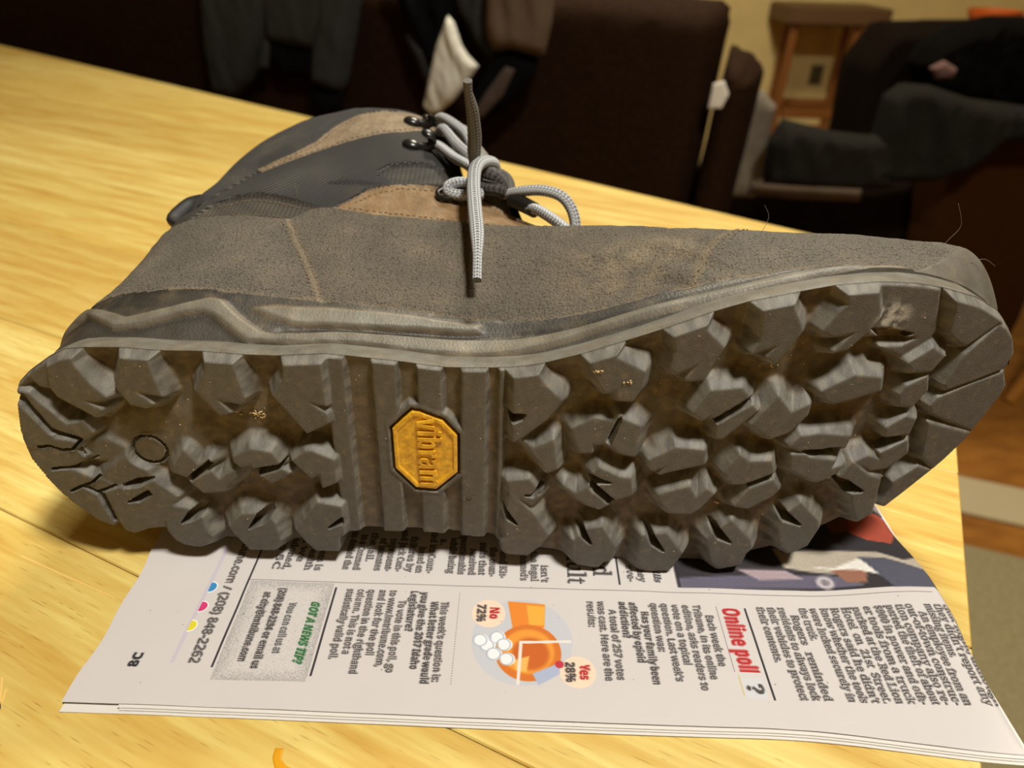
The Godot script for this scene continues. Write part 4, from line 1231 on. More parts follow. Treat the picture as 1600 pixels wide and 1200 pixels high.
	blob([5.4, 32.8, 6.7, 32.8, 5.6, 50.5, 4.5, 50.5], Color(0.84, 0.81, 0.78))
	disc(-6.0, 21.3, 6.2, Color(0.88, 0.78, 0.69))
	disc(25.6, 44.9, 6.2, Color(0.88, 0.78, 0.69))
	disc(19.4, 42.0, 1.5, Color(0.7, 0.2, 0.24))
	# foot of the page
	rule(-99.2, -60.0, 47.0, 0.8)
	rule(-65.0, 11.4, 49.5, 0.8)
	rule(9.6 - 0.0 - 9.6 - 113.3, -60.0, 45.8, 1.6, Color(0.73, 0.70, 0.74))
	for q in [[-112.4, 12.8, Color(0.2, 0.5, 0.72)], [-112.4, 22.0, Color(0.78, 0.2, 0.42)], [-113.0, 30.6, Color(0.82, 0.77, 0.15)]]:
		disc(q[0], q[1], 2.6, Color(0.93, 0.92, 0.9), 0.0, 1)
		disc(q[0], q[1], 2.2, q[2], 0.0, 1)
	line("lmtribune.com / (208) 848-2262", -107.6, -19.0, 45.4, 4.7)
	line("8C", -127.6, 42.2, 47.8, 4.6, false, true, ink, 0.0, true)
	line("GOT A NEWS TIP?", -72.3, 17.5, 43.6, 4.3, false, true, Color(0.16, 0.38, 0.2), 0.22)
	line("You can call us at", -80.4, 19.2, 41.0, 3.6, false, false, Color(0.3, 0.3, 0.3))
	line("(208) 848-2294 or email us", -85.9, 12.6, 47.1, 3.8, false, true)
	line("at city@lmtribune.com", -91.2, 14.6, 44.4, 3.8, false, true)
	# the column rule across the page and the article above it
	rule(8.7, 0.0, 0.0, 0.1)
	page.fill_rect(Rect2i(page_at(163, 8.7), Vector2i(2, int(262 * PX))), Color(0.45, 0.43, 0.43))
	var up := ["ated Press is", "cted wealth", "and we", "abandoned,", "page 5C"]
	for k in up.size(): line(up[k], -75.4 - 4.1 * k if k < 3 else -75.6 - 4.1 * k, -22.0, 3.4 if k != 2 else -1.0, 3.6, true)
	up = ["isn't", "but the legal", "inmate named's", "", "and Kit-", "the coun-", "suits that", "received", "questionable", "while being", "s.", "and itz Coun-", "based on", "failures by", "and Jack Con-", "represent-", "of inmates", "the jail.", "to a Conmed", "has denied the"]
	var ends := [6.0, 5.6, 5.4, 0.0, 4.6, 4.0, 3.4, 3.4, 3.2, 3.0, -12.0, 3.2, 3.2, 3.0, 2.8, 2.8, 2.6, -2.0, 2.6, 2.4]
	for k in up.size():
		if up[k]: line(up[k], 14.0 - 4.13 * k, maxf(-20.0, ends[k] - up[k].length() * 1.75), ends[k], 3.6, true)
	line("default", 24.2, -24.0, 6.2, 9.5, true)
	line("lied", 34.4, -14.0, 2.0, 9.5, true)
	rule(44.4, -30.0, 6.2, 0.7)
	line("they", 52.2, -4.0, 4.4, 3.6, true)
	line("eve-", 48.0, -4.0, 4.4, 3.6, true)
	line("Mills", 58.4, -6.0, 3.6, 3.2, true, false, ink, 0.2)
	# the article at the right
	var art := ["their contents.", "their vehicles to protect", "residents to always lock", "Rogers   reminded", "the truck.", "were locked securely in", "know whether the tools", "Rogers said he didn't", "Hotel  on  21st  Street.", "parked at the Red Lion", "er tools from a truck", "$900 in power and oth-", "ported the theft of about", "tion company also re-", "out-of-town construc-", "An employee from an", "missing items.", "they didn't report any", "that night, although", "been entered sometime", "unlocked vehicles had"]
	for k in art.size():
		var z1 := 53.2
		if k == 0: z1 = 38.8
		if k == 4: z1 = 29.0
		if k == 16: z1 = 36.0
		line(art[k], 95.2 + 3.98 * minf(k, 12) + 3.55 * maxf(k - 12, 0), 18.0 if k in [3, 15] else 14.6, z1, 3.7, true)
	# the news photograph, indistinct shapes of people outdoors
	blob([67.0, -90.0, 175.0, -90.0, 175.0, 6.3, 67.0, 6.3], Color(0.17, 0.155, 0.17))
	blob([110.0, -16.0, 130.0, -15.0, 152.0, -13.0, 160.0, -8.0, 175.0, -12.0, 175.0, 2.0, 150.0, -1.0, 128.0, -2.0, 112.0, -5.0], Color(0.66, 0.62, 0.56), 6.0)
	blob([68.0, 1.5, 96.0, -1.0, 128.0, -1.5, 136.0, 1.0, 140.0, 5.0, 68.0, 6.3], Color(0.36, 0.345, 0.41), 5.0)
	blob([92.0, -4.0, 112.0, -4.0, 118.0, 0.5, 100.0, 1.5], Color(0.62, 0.55, 0.58), 6.0)
	disc(125.6, 2.4, 3.3, Color(0.72, 0.69, 0.7), 0.0, 0, 0.8)
	disc(125.6, 2.4, 1.7, Color(0.5, 0.47, 0.5), 0.0, 0, 0.5)
	blob([130.0, -3.5, 138.0, -4.5, 143.0, -1.5, 141.0, 3.5, 134.0, 3.0], Color(0.55, 0.38, 0.3), 5.0)
	blob([122.0, -6.0, 132.0, -5.0, 142.0, -9.0, 150.0, -5.0, 148.0, 0.5, 140.0, -3.0, 130.0, -4.0], Color(0.84, 0.82, 0.79), 5.0)
	blob([143.0, -10.0, 153.0, -9.0, 166.0, -2.0, 175.0, 3.0, 175.0, 6.3, 150.0, 6.3, 147.0, 0.0], Color(0.3, 0.3, 0.35), 5.0)
	blob([149.0, -40.0, 163.0, -38.0, 169.0, -31.0, 166.0, -26.0, 161.0, -19.0, 152.0, -21.0, 146.0, -26.0], Color(0.62, 0.27, 0.19), 4.0)
	blob([136.0, -40.0, 150.0, -40.0, 147.0, -27.0, 139.0, -25.0], Color(0.42, 0.25, 0.19), 6.0)
	blob([158.0, -48.0, 175.0, -48.0, 175.0, -36.0, 166.0, -36.0], Color(0.6, 0.56, 0.56), 6.0)
	blob([164.0, -36.0, 168.0, -37.0, 175.0, -24.0, 173.0, -20.0], Color(0.5, 0.53, 0.66), 4.0)
	blob([168.0, -28.0, 171.0, -28.0, 175.0, -6.0, 172.0, -6.0], Color(0.75, 0.55, 0.5), 4.0)
	blob([112.0, -30.0, 126.0, -30.0, 130.0, -16.0, 114.0, -14.0], Color(0.1, 0.1, 0.12), 8.0)
	# the halftone is coarse: soften the pictures, then grain them
	for q in [[66.0, 176.0, -95.0, 6.2, 7], [-13.5, 26.0, 13.5, 52.5, 2]]:
		var a := page_at(q[1], q[2])
		var b := page_at(q[0], q[3])
		a = a.clamp(Vector2i.ZERO, page.get_size() - Vector2i.ONE)
		var rc := Rect2i(a, b - a)
		var sub := page.get_region(rc)
		sub.resize(maxi(1, rc.size.x / q[4]), maxi(1, rc.size.y / q[4]), Image.INTERPOLATE_BILINEAR)
		sub.resize(rc.size.x, rc.size.y, Image.INTERPOLATE_CUBIC)
		if q[4] > 3:
			for y in rc.size.y:
				for x in rc.size.x: sub.set_pixel(x, y, sub.get_pixel(x, y) * rng.randf_range(0.9, 1.08))
		page.blit_rect(sub, Rect2i(Vector2i.ZERO, rc.size), a)
	line("No", -5.6, 18.6, 23.6, 4.6, false, true, red)
	line("72%", -10.2, 17.4, 25.2, 4.2, false, true)
	line("Yes", 26.2, 42.0, 47.8, 4.6, false, true, red)
	line("28%", 21.4, 41.0, 48.8, 4.2, false, true)
	# soft fold marks and specks
	for k in 60: disc(rng.randf_range(-140.0, 160.0), rng.randf_range(-10.0, 60.0), rng.randf_range(0.08, 0.28), Color(0.3, 0.28, 0.25, 0.6))
	var tex := Image.create(page.get_width(), page.get_height(), false, Image.FORMAT_RGB8)
	page.convert(Image.FORMAT_RGB8)
	tex.copy_from(page)
	return ImageTexture.create_from_image(tex)
func front_z(x: float) -> float: return 2.2 * smoothstep(-140.0, 60.0, x) + 6.0 * smoothstep(85.0, 170.0, x)
func paper_y(x: float, z: float) -> float:
	var rise := smoothstep(118.0, 158.0, x) * 4.6 * smoothstep(62.0, 8.0, z) * smoothstep(-30.0, 0.0, z)
	var low := 0.9 * smoothstep(30.0, 60.0, z) * (0.45 + 0.55 * sin(x * 0.017 + 0.9))
	return PAPER_Y + rise + low * 0.7 + 0.34 * nz.get_noise_2d(x, z) * smoothstep(-10.0, 12.0, z)
func build_newspaper() -> void:
	var tex := print_page()
	var m := mat(Color.WHITE, 0.88)
	m.albedo_texture = tex
	m.texture_repeat = false
	var org := Vector3(0.01, TABLE_Y * MM, -0.08)
	var paper := thing("newspaper", "folded newspaper on the pine table under the boot, open at the online poll", "newspaper", org)
	nz.seed = 51; nz.frequency = 0.03; nz.fractal_octaves = 3
	var mb := MB.new()
	var nx := 96
	var nzz := 90
	for i in nx + 1:
		for k in nzz + 1:
			var z := lerpf(-226.0, 61.0, float(k) / nzz)
			z += front_z(-142.6 + float(i) / nx * 321.0) * smoothstep(20.0, 61.0, z)
			var s := -142.6 + float(i) / nx * 321.0
			var x := s
			var xf := 164.5
			var y: float
			if s <= xf: y = paper_y(x, z)
			else:
				var top := paper_y(xf, z)
				var r := maxf(0.5, (top - TABLE_Y - 0.3) / 2.0)
				var a := (s - xf) / r
				if a < PI:
					x = xf + r * sin(a)
					y = top - r + r * cos(a)
				else:
					x = xf - (a - PI) * r
					y = top - 2.0 * r
			x += (0.9 * sin(z * 0.05) + 0.5 * sin(z * 0.21)) * smoothstep(-120.0, -142.0, s)
			mb.vert(Vector3(x, y, z), Vector3.UP, Color.WHITE, Vector2((z - PZ0) / PW, (PX1 - s) / PHT))
	for i in nx:
		for k in nzz:
			var a := i * (nzz + 1) + k
			mb.quad(a, a + 1, a + nzz + 2, a + nzz + 1)
	mb.smooth()
	if mb.n[40 * (nzz + 1) + 60].y < 0.0:
		for i in mb.n.size(): mb.n[i] = -mb.n[i]
	part("printed_page", mb, m, paper, org, "printed page with the poll and a pie chart")
	# the leaves beneath, showing as white lines along the near edge
	for q in [[-124.0, 62.1, -1.7], [-123.4, 62.7, -2.15], [-142.2, 63.6, -2.6]]:
		var sb := MB.new()
		var n := 60
		for i in n + 1:
			var x := lerpf(q[0], 166.0, float(i) / n)
			for w in [[-226.0, 0.0], [20.0, 0.0], [45.0, 0.4], [1.0, 1.0]]:
				var z: float = w[0] if w[0] < 50.0 and w[0] != 1.0 else q[1] + front_z(x)
				var y: float = maxf(TABLE_Y + 0.1, minf(q[2], paper_y(x, z) - 0.25 + (q[2] + 1.7) * 0.3) + (paper_y(x, z) - PAPER_Y) * w[1] * 0.5)
				sb.vert(Vector3(x, y, z), Vector3.UP)
		for i in n:
			for k in 3: sb.quad(i * 4 + k, i * 4 + k + 1, i * 4 + k + 5, i * 4 + k + 4)
		sb.smooth()
		part("inner_leaf", sb, M.sheet, paper, org)

# ---------- the table ----------
func wood_tex(seed_: int, light: Color, dark: Color) -> ImageTexture:
	var w := 1024
	var h := 512
	var im := Image.create(w, h, false, Image.FORMAT_RGB8)
	var f := FastNoiseLite.new()
	f.seed = seed_; f.frequency = 1.0; f.fractal_octaves = 3
	for y in h:
		for x in w:
			var a := TAU * x / w
			var cx := 1.2 * cos(a)
			var sx := 1.2 * sin(a)
			var g := f.get_noise_3d(cx * 0.55, sx * 0.55, y * 0.022)
			var fine := f.get_noise_3d(cx * 2.4, sx * 2.4 + 9.0, y * 0.12)
			var ring := 0.5 + 0.5 * sin(y * 0.085 + 7.0 * g)
			var q := clampf(0.33 + 0.62 * g + 0.16 * ring + 0.25 * fine, 0.0, 1.0)
			im.set_pixel(x, y, light.lerp(dark, q))
	rng.seed = seed_
	for k in 1500:     # short dark pores along the grain
		var x := rng.randi() % w
		var y := rng.randi() % h
		var n := 4 + rng.randi() % 14
		var s := rng.randf_range(0.08, 0.34)
		for i in n:
			var X := (x + i) % w
			im.set_pixel(X, y, im.get_pixel(X, y).lerp(Color(0.42, 0.22, 0.05), s * sin(PI * (i + 0.5) / n)))
	return ImageTexture.create_from_image(im)
func build_table() -> void:
	var org := Vector3(-0.3, -0.75, -0.4)
	var table := thing("pine_table", "honey coloured pine plank table with a glossy varnished top under the newspaper", "table", org)
	var gd := Vector2(0.91, 0.4146)          # the way the grain runs
	var gn := Vector2(-0.4146, 0.91)
	var c0 := Vector2(342, -333)
	var c1 := c0 + Vector2(-0.429, 0.903) * 1000.0
	var c3 := c0 + Vector2(-0.811, -0.585) * 2150.0
	var outline := PackedVector2Array([c0, c1, c3 + (c1 - c0), c3])
	# two alternating shades of board, each with its own stretch of grain
	var ms := []
	for k in 3:
		var m := mat([Color(1, 1, 1), Color(0.97, 0.95, 0.90), Color(0.94, 0.91, 0.86)][k], 0.36)
		m.albedo_texture = wood_tex(60 + k, Color(0.885, 0.815, 0.51), Color(0.775, 0.615, 0.29))
		m.clearcoat_enabled = true
		m.clearcoat = 0.35
		m.clearcoat_roughness = 0.28
		ms.append(m)
	var k := 0
	var w0 := 66.0 - 16.0 * 110.0
	while w0 < 1700.0:
		var w1 := w0 + 110.0
		var band := PackedVector2Array([gd * -4000.0 + gn * (w0 + 0.2), gd * 4000.0 + gn * (w0 + 0.2), gd * 4000.0 + gn * (w1 - 0.2), gd * -4000.0 + gn * (w1 - 0.2)])
		for P in Geometry2D.intersect_polygons(outline, band):
			var inset := Geometry2D.offset_polygon(P, -0.5)
			if inset.is_empty(): continue
			var Q: PackedVector2Array = inset[0]
			var mb := MB.new()
			var top := []
			for p in Q: top.append(Vector3(p.x, TABLE_Y, p.y))
			var a := mb.v.size()
			for p in top: mb.vert(p, Vector3.UP, Color.WHITE, Vector2((Vector2(p.x, p.z).dot(gd) + k * 353.0) / 620.0, (Vector2(p.x, p.z).dot(gn) + k * 71.0) / 150.0))
			for i in range(1, Q.size() - 1): mb.tri(a, a + i, a + i + 1)
			var mid := Vector3.ZERO
			for p in top: mid += p / Q.size()
			for ring in [[0.0, TABLE_Y, 0.55, TABLE_Y - 0.5], [0.55, TABLE_Y - 0.5, 0.55, TABLE_Y - 30.0]]:
				for i in Q.size():
					var p: Vector2 = Q[i]
					var q: Vector2 = Q[(i + 1) % Q.size()]
					if p.distance_to(q) < 0.05: continue
					var e := (q - p).normalized()
					var o := Vector2(e.y, -e.x)
					if o.dot(p - Vector2(mid.x, mid.z)) < 0.0: o = -o
					var vs := [Vector3(p.x + o.x * ring[0], ring[1], p.y + o.y * ring[0]), Vector3(q.x + o.x * ring[0], ring[1], q.y + o.y * ring[0]), Vector3(q.x + o.x * ring[2], ring[3], q.y + o.y * ring[2]), Vector3(p.x + o.x * ring[2], ring[3], p.y + o.y * ring[2])]
					var nn := Vector3(o.x, 1.0 if ring[3] > TABLE_Y - 1.0 else 0.0, o.y).normalized()
					var b := mb.v.size()
					for vv in vs: mb.vert(vv, nn, Color.WHITE, Vector2(Vector2(vv.x, vv.z).dot(gd) / 620.0, (vv.y + k * 71.0) / 150.0))
					mb.quad(b, b + 1, b + 2, b + 3)
			part("plank", mb, ms[k % 3], table, org)
		w0 = w1
		k += 1
	# apron and legs beneath
	var ap := MB.new()
	var cc := [c0, c1, c3 + (c1 - c0), c3]
	var ctr := Vector2.ZERO
	for p in cc: ctr += p / 4.0
	for i in 4:
		var p: Vector2 = ctr + (cc[i] - ctr) * 0.93
		var q: Vector2 = ctr + (cc[(i + 1) % 4] - ctr) * 0.93
		var e := (q - p).normalized()
		obox(ap, Vector3((p.x + q.x) / 2.0, TABLE_Y - 75.0, (p.y + q.y) / 2.0), Vector3(e.x, 0, e.y), Vector3.UP, Vector3(-e.y, 0, e.x), Vector3(p.distance_to(q) / 2.0, 45.0, 10.0), Color.WHITE, 1.0)
	part("apron", ap, ms[1], table, org)
	for i in 4:
		var p: Vector2 = ctr + (cc[i] - ctr) * 0.91
		var lg := MB.new()
		obox(lg, Vector3(p.x, (TABLE_Y - 30.0 - 750.0) / 2.0, p.y), Vector3.RIGHT, Vector3.UP, Vector3.BACK, Vector3(32, (750.0 + TABLE_Y - 30.0) / 2.0, 32), Color.WHITE, 3.0)
		part("leg", lg, ms[0], table, org)
	# a yellow drip of varnish and pale scratches near the camera
	var dr := MB.new()
	puff(dr, poly([-70, 73, -67.4, 73, -67, 76.5, -64.6, 78.6, -61, 79.4, -60.6, 81.6, -65, 81.2, -68.4, 79, -70, 76]), Vector3(0, TABLE_Y + 0.05, 0), Vector3.RIGHT, Vector3.BACK, Vector3.UP, 0.5, 0.4, 0.8)
	part("varnish_drip", dr, mat(Color(0.82, 0.58, 0.1), 0.3), table, org)
	for q in [[Vector2(-194, -1), Vector2(-147, 18)], [Vector2(-168, 52), Vector2(-160, 66)], [Vector2(-164, 56), Vector2(-159, 72)]]:
		var sc := MB.new()
		var e: Vector2 = (q[1] - q[0]).normalized()
		sc.flat([Vector3(q[0].x - e.y * 0.3, TABLE_Y + 0.06, q[0].y + e.x * 0.3), Vector3(q[1].x - e.y * 0.2, TABLE_Y + 0.06, q[1].y + e.x * 0.2), Vector3(q[1].x + e.y * 0.2, TABLE_Y + 0.06, q[1].y - e.x * 0.2), Vector3(q[0].x + e.y * 0.4, TABLE_Y + 0.06, q[0].y - e.x * 0.4)], Vector3.UP)
		part("scratch", sc, mat(Color(0.9, 0.74, 0.42), 0.5), table, org)

# ---------- the room ----------
func build_room() -> void:
	var cream := tri_mat(Color(0.86, 0.76, 0.5), 0.9, noise_tex(256, 0.02, 70, Color(0.94, 0.94, 0.94), Color.WHITE), null, 1.0, 0.0, false)
	var X0 := -3000.0
	var X1 := 3000.0
	var Z0 := -3000.0
	var Z1 := 2200.0
	var Y0 := -750.0
	var Y1 := 1650.0
	var fl := MB.new()
	box(fl, Vector3(X0 - 100, Y0 - 60, Z0 - 100), Vector3(X1 + 100, Y0, Z1 + 100))
	var fm := mat(Color.WHITE, 0.4)
	fm.uv1_triplanar = true
	fm.uv1_scale = Vector3(1.6, 1.6, 1.6)
	fm.albedo_texture = wood_tex(80, Color(0.58, 0.38, 0.15), Color(0.46, 0.28, 0.09))
	struct("floor", fl, fm)
	var w := MB.new()
	box(w, Vector3(X0 - 100, Y0, Z0 - 100), Vector3(X1 + 100, Y1, Z0))
	struct("wall_back", w, cream)
	w = MB.new()
	box(w, Vector3(X0 - 100, Y0, Z0), Vector3(X0, Y1, Z1))
	struct("wall_left", w, cream)
	w = MB.new()
	box(w, Vector3(X1, Y0, Z0), Vector3(X1 + 100, Y1, Z1))
	struct("wall_right", w, cream)
	w = MB.new()
	box(w, Vector3(X0 - 100, Y0, Z1), Vector3(X1 + 100, Y1, Z1 + 100))
	struct("wall_front", w, cream)
	w = MB.new()
	box(w, Vector3(X0 - 100, Y1, Z0 - 100), Vector3(X1 + 100, Y1 + 80, Z1 + 100))
	struct("ceiling", w, mat(Color(0.82, 0.80, 0.76), 0.9))
	w = MB.new()
	box(w, Vector3(X0, Y0, Z0), Vector3(X1, Y0 + 90, Z0 + 16), Color.WHITE, 4.0)
	struct("baseboard_back", w, mat(Color(0.55, 0.33, 0.13), 0.5))
func bg_puff(o: Node3D, called: String, pts: Array, at: Vector3, ax: Vector3, az: Vector3, thick: float, m: Material, org: Vector3, fold := 8.0, cell := 8.0, round_ := 26.0) -> void:
	var mb := MB.new()
	puff(mb, poly(pts), at, ax, Vector3.UP, az, thick, cell, round_, fold, called.length() + pts.size())
	part(called, mb, m, o, org)
func build_background() -> void:
	var dull := 0.2
	var hide := mat(Color(0.19, 0.105, 0.04), 0.8)
	var hide_b := tri_mat(Color(0.165, 0.095, 0.037), 0.85, noise_tex(256, 0.03, 71, Color(0.7, 0.7, 0.7), Color.WHITE), grey_bumps(256, 0.1, 72), 8.0, 0.08, false)
	hide.metallic_specular = dull
	hide_b.metallic_specular = dull
	# the sofa whose back stands beyond the table
	var D := Vector3(0.94, 0, 0.342)
	var N := Vector3(-0.342, 0, 0.94)
	var O := Vector3(300, 0, -1050)
	var so := Vector3(-0.6, -0.75, -1.4)
	var sofa := thing("leather_sofa", "dark brown leather sofa seen from behind, clothes hung over its back", "sofa", so)
	var sb := MB.new()
	puff(sb, poly([-2300, -560, -8, -560, 4, -300, 22, 100, 8, 128, -200, 136, -900, 140, -2300, 145]), O - N * 70.0, D, Vector3.UP, N, 130.0, 22.0, 40.0, 6.0, 4)
	part("back_panel", sb, hide_b, sofa, so)
	sb = MB.new()
	obox(sb, O + D * -1150.0 - N * 330.0 + Vector3(0, -430, 0), D, Vector3.UP, N, Vector3(1130, 130, 190), Color.WHITE, 30.0)
	part("seat", sb, hide_b, sofa, so)
	sb = MB.new()
	puff(sb, poly([4, -560, -4, -300, 16, -40, 25, 57, 64, 45, 90, 20, 84, -120, 60, -560]), O - N * 130.0, D, Vector3.UP, N, 260.0, 12.0, 24.0)
	part("armrest", sb, hide_b, sofa, so)
	for q in [-2200.0, -60.0]:
		for r in [-110.0, -480.0]:
			sb = MB.new()
			obox(sb, O + D * q + N * r + Vector3(0, -655, 0), D, Vector3.UP, N, Vector3(30, 95, 30), Color.WHITE, 4.0)
			part("foot", sb, hide, sofa, so)
	var tg := thing("paper_tag", "small white paper tag on the end of the brown sofa", "tag", (O + D * 30.0 + N * 12.0) * MM)
	bg_puff(tg, "tag_sheet", [19, 13, 36, 19, 47, -1, 39, -24, 18, -26], O + N * 4.0, D, N, 4.0, mat(Color(0.85, 0.82, 0.76), 0.8), tg.position, 0.0, 3.0, 4.0)
	# the clothes over the sofa's back
	var slate := fab(Color(0.20, 0.205, 0.20))
	var coal := fab(Color(0.045, 0.045, 0.052))
	var F := O + N * 32.0
	var jk := thing("grey_jacket", "slate grey jacket hanging over the sofa back, its two sleeves dangling", "jacket", (F + D * -800.0) * MM)
	bg_puff(jk, "sleeve", [-965, 150, -790, 150, -800, 110, -837, 27, -890, -53, -937, -91, -989, -85, -991, -6], F, D, N, 60.0, slate, jk.position)
	bg_puff(jk, "sleeve", [-690, 152, -605, 152, -635, 56, -666, -41, -680, -57, -743, -45, -733, 11, -712, 70], F, D, N, 60.0, slate, jk.position)
	bg_puff(jk, "body", [-830, 150, -650, 150, -694, 58, -724, 16, -830, 25], F + N * 6.0, D, N, 40.0, slate, jk.position)
	bg_puff(jk, "drawcord_tab", [-839, 30, -825, 24, -840, -25, -869, -31, -853, 3], F + N * 8.0, D, N, 20.0, slate, jk.position, 0.0, 4.0, 10.0)
	bg_puff(jk, "lining", [-829, 33, -720, 23, -744, -38, -804, -38, -842, -20], F - N * 4.0, D, N, 24.0, coal, jk.position)
	bg_puff(jk, "cuff", [-749, -45, -675, -56, -684, -90, -724, -109, -752, -90], F - N * 2.0, D, N, 30.0, coal, jk.position)
	var bj := thing("black_jacket", "black padded jacket bunched over the sofa back beside the white cloth", "jacket", (F + D * -420.0) * MM)
	bg_puff(bj, "front_panel", [-570, 150, -427, 151, -435, 73, -447, 20, -468, -3, -486, 7, -517, 68], F, D, N, 50.0, coal, bj.position, 20.0)
	bg_puff(bj, "sleeve", [-451, 151, -334, 155, -337, 79, -342, 23, -367, 21, -398, 55, -422, 94], F - N * 4.0, D, N, 50.0, mat(Color(0.075, 0.075, 0.095), 0.8), bj.position, 20.0)
	bg_puff(bj, "collar", [-535, 60, -480, 40, -462, -5, -478, -60, -505, -10], F - N * 2.0, D, N, 40.0, mat(Color(0.1, 0.095, 0.12), 0.7), bj.position, 16.0)
	var wc := thing("white_cloth", "crumpled white cloth hanging in a point from the sofa back", "cloth", (F + D * -420.0) * MM)
	bg_puff(wc, "cloth", [-426, 94, -415, 84, -401, 49, -389, 35, -370, 19, -391, -9, -420, -43, -446, -64, -464, -69, -480, -57, -466, -11, -449, 46], F + N * 44.0, D, N, 26.0, fab(Color(0.80, 0.785, 0.73)), wc.position, 16.0, 4.0, 16.0)
	var tp := thing("taupe_fleece", "taupe brown fleece garment over the sofa back, right of the white cloth", "garment", (F + D * -290.0) * MM)
	bg_puff(tp, "sleeve", [-352, 156, -236, 159, -240, 94, -251, 45, -269, 45, -309, 51, -343, 46, -356, 78], F + N * 46.0, D, N, 44.0, fab(Color(0.36, 0.30, 0.245)), tp.position, 14.0)
	bg_puff(tp, "dark_cuff", [-343, 43, -307, 49, -264, 39, -270, 11, -328, -45, -389, -83, -404, -64, -376, -17], F + N * 34.0, D, N, 24.0, coal, tp.position)
	bg_puff(tp, "hem", [-300, 20, -318, 24, -352, -18, -378, -58, -362, -66, -322, -24], F + N * 50.0, D, N, 16.0, mat(Color(0.27, 0.22, 0.19), 0.98), tp.position, 3.0, 5.0, 10.0)
	# right: an armchair heaped with clothes
	var R := Vector3.RIGHT
	var B := Vector3.BACK
	var ao := Vector3(0.9, -0.75, -1.4)
	var ac := thing("leather_armchair", "brown leather armchair at the right, heaped with dark clothes", "armchair", ao)
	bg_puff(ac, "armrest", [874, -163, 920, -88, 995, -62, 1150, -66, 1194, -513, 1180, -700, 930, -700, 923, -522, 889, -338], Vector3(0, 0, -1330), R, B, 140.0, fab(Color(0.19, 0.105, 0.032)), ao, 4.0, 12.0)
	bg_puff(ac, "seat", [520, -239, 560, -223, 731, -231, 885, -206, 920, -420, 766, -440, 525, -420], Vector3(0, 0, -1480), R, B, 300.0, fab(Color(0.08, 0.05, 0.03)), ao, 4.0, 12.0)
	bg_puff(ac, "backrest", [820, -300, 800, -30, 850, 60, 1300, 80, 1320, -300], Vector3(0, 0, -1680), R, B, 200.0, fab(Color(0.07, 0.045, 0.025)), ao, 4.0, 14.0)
	for q in [[500.0, -1380.0], [1150.0, -1330.0], [500.0, -1600.0], [1150.0, -1700.0]]:
		var lb := MB.new()
		obox(lb, Vector3(q[0], -580, q[1]), R, Vector3.UP, B, Vector3(22, 170, 22), Color.WHITE, 3.0)
		part("leg", lb, hide, ac, ao)
	var gs := thing("grey_sweater", "dark grey sweater spread along the armchair, one sleeve stretched out", "sweater", Vector3(0.75, -0.14, -1.25))
	bg_puff(gs, "body", [691, -76, 691, -28, 718, -5, 768, -7, 850, -28, 1005, -43, 1090, -60, 1090, -100, 937, -105, 899, -157, 830, -185, 691, -190], Vector3(0, 0, -1222), R, B, 80.0, fab(Color(0.115, 0.108, 0.092)), gs.position, 14.0, 7.0)
	bg_puff(gs, "sleeve", [720, -95, 680, -100, 608, -94, 508, -75, 488, -118, 497, -199, 600, -204, 691, -206, 760, -200], Vector3(0, 0, -1218), R, B, 70.0, fab(Color(0.125, 0.116, 0.098)), gs.position, 14.0, 7.0)
	var bl := thing("black_coat", "heap of black clothing on top of the armchair", "coat", Vector3(0.92, 0.0, -1.4))
	bg_puff(bl, "coat_heap", [886, -55, 849, -2, 869, 40, 914, 72, 988, 93, 1145, 93, 1200, -76, 1029, -87], Vector3(0, 0, -1475), R, B, 140.0, fab(Color(0.03, 0.023, 0.018)), bl.position, 26.0, 8.0)
	var pk := thing("dusky_scarf", "small dusky pink scarf end in the black heap", "scarf", Vector3(0.84, 0.01, -1.3))
	bg_puff(pk, "scarf_end", [800, 12, 824, 26, 855, 12, 852, -6, 820, -10], Vector3(0, 0, -1300), R, B, 24.0, mat(Color(0.36, 0.25, 0.22), 0.95), pk.position, 4.0, 4.0, 12.0)
	var ob := thing("orange_bowl", "small orange bowl beyond the heap of clothes", "bowl", Vector3(1.25, 0.029, -1.9))
	var obm := MB.new()
	for i in 13:
		for j in 25:
			var a := PI * 0.5 * i / 12.0
			obm.vert(Vector3(1250 + 66.0 * sin(a) * cos(TAU * j / 24.0), 76.0 - 47.0 * cos(a), -1900 + 66.0 * sin(a) * sin(TAU * j / 24.0)), Vector3(sin(a) * cos(TAU * j / 24.0), -cos(a), sin(a) * sin(TAU * j / 24.0)))
	for i in 12:
		for j in 24: obm.quad(i * 25 + j, i * 25 + j + 1, i * 25 + j + 26, i * 25 + j + 25)
	part("bowl_shell", obm, mat(Color(0.72, 0.33, 0.10), 0.4), ob, ob.position)
	var sh := thing("side_table", "dark side table behind the armchair carrying the orange bowl", "table", Vector3(1.33, -0.75, -1.98))
	var shm := MB.new()
	obox(shm, Vector3(1330, 15, -1980), R, Vector3.UP, B, Vector3(190, 14, 140), Color.WHITE, 3.0)
	part("tabletop", shm, mat(Color(0.22, 0.12, 0.06), 0.4), sh, sh.position)
	for q in [[1160, -2090], [1500, -2090], [1160, -1870], [1500, -1870]]:
		shm = MB.new()
		obox(shm, Vector3(q[0], -374.5, q[1]), R, Vector3.UP, B, Vector3(16, 375.5, 16), Color.WHITE, 2.0)
		part("leg", shm, hide, sh, sh.position)
	var pc := thing("pale_towel", "pale grey towel hanging beside the sofa end", "towel", Vector3(0.47, -0.1, -1.305))
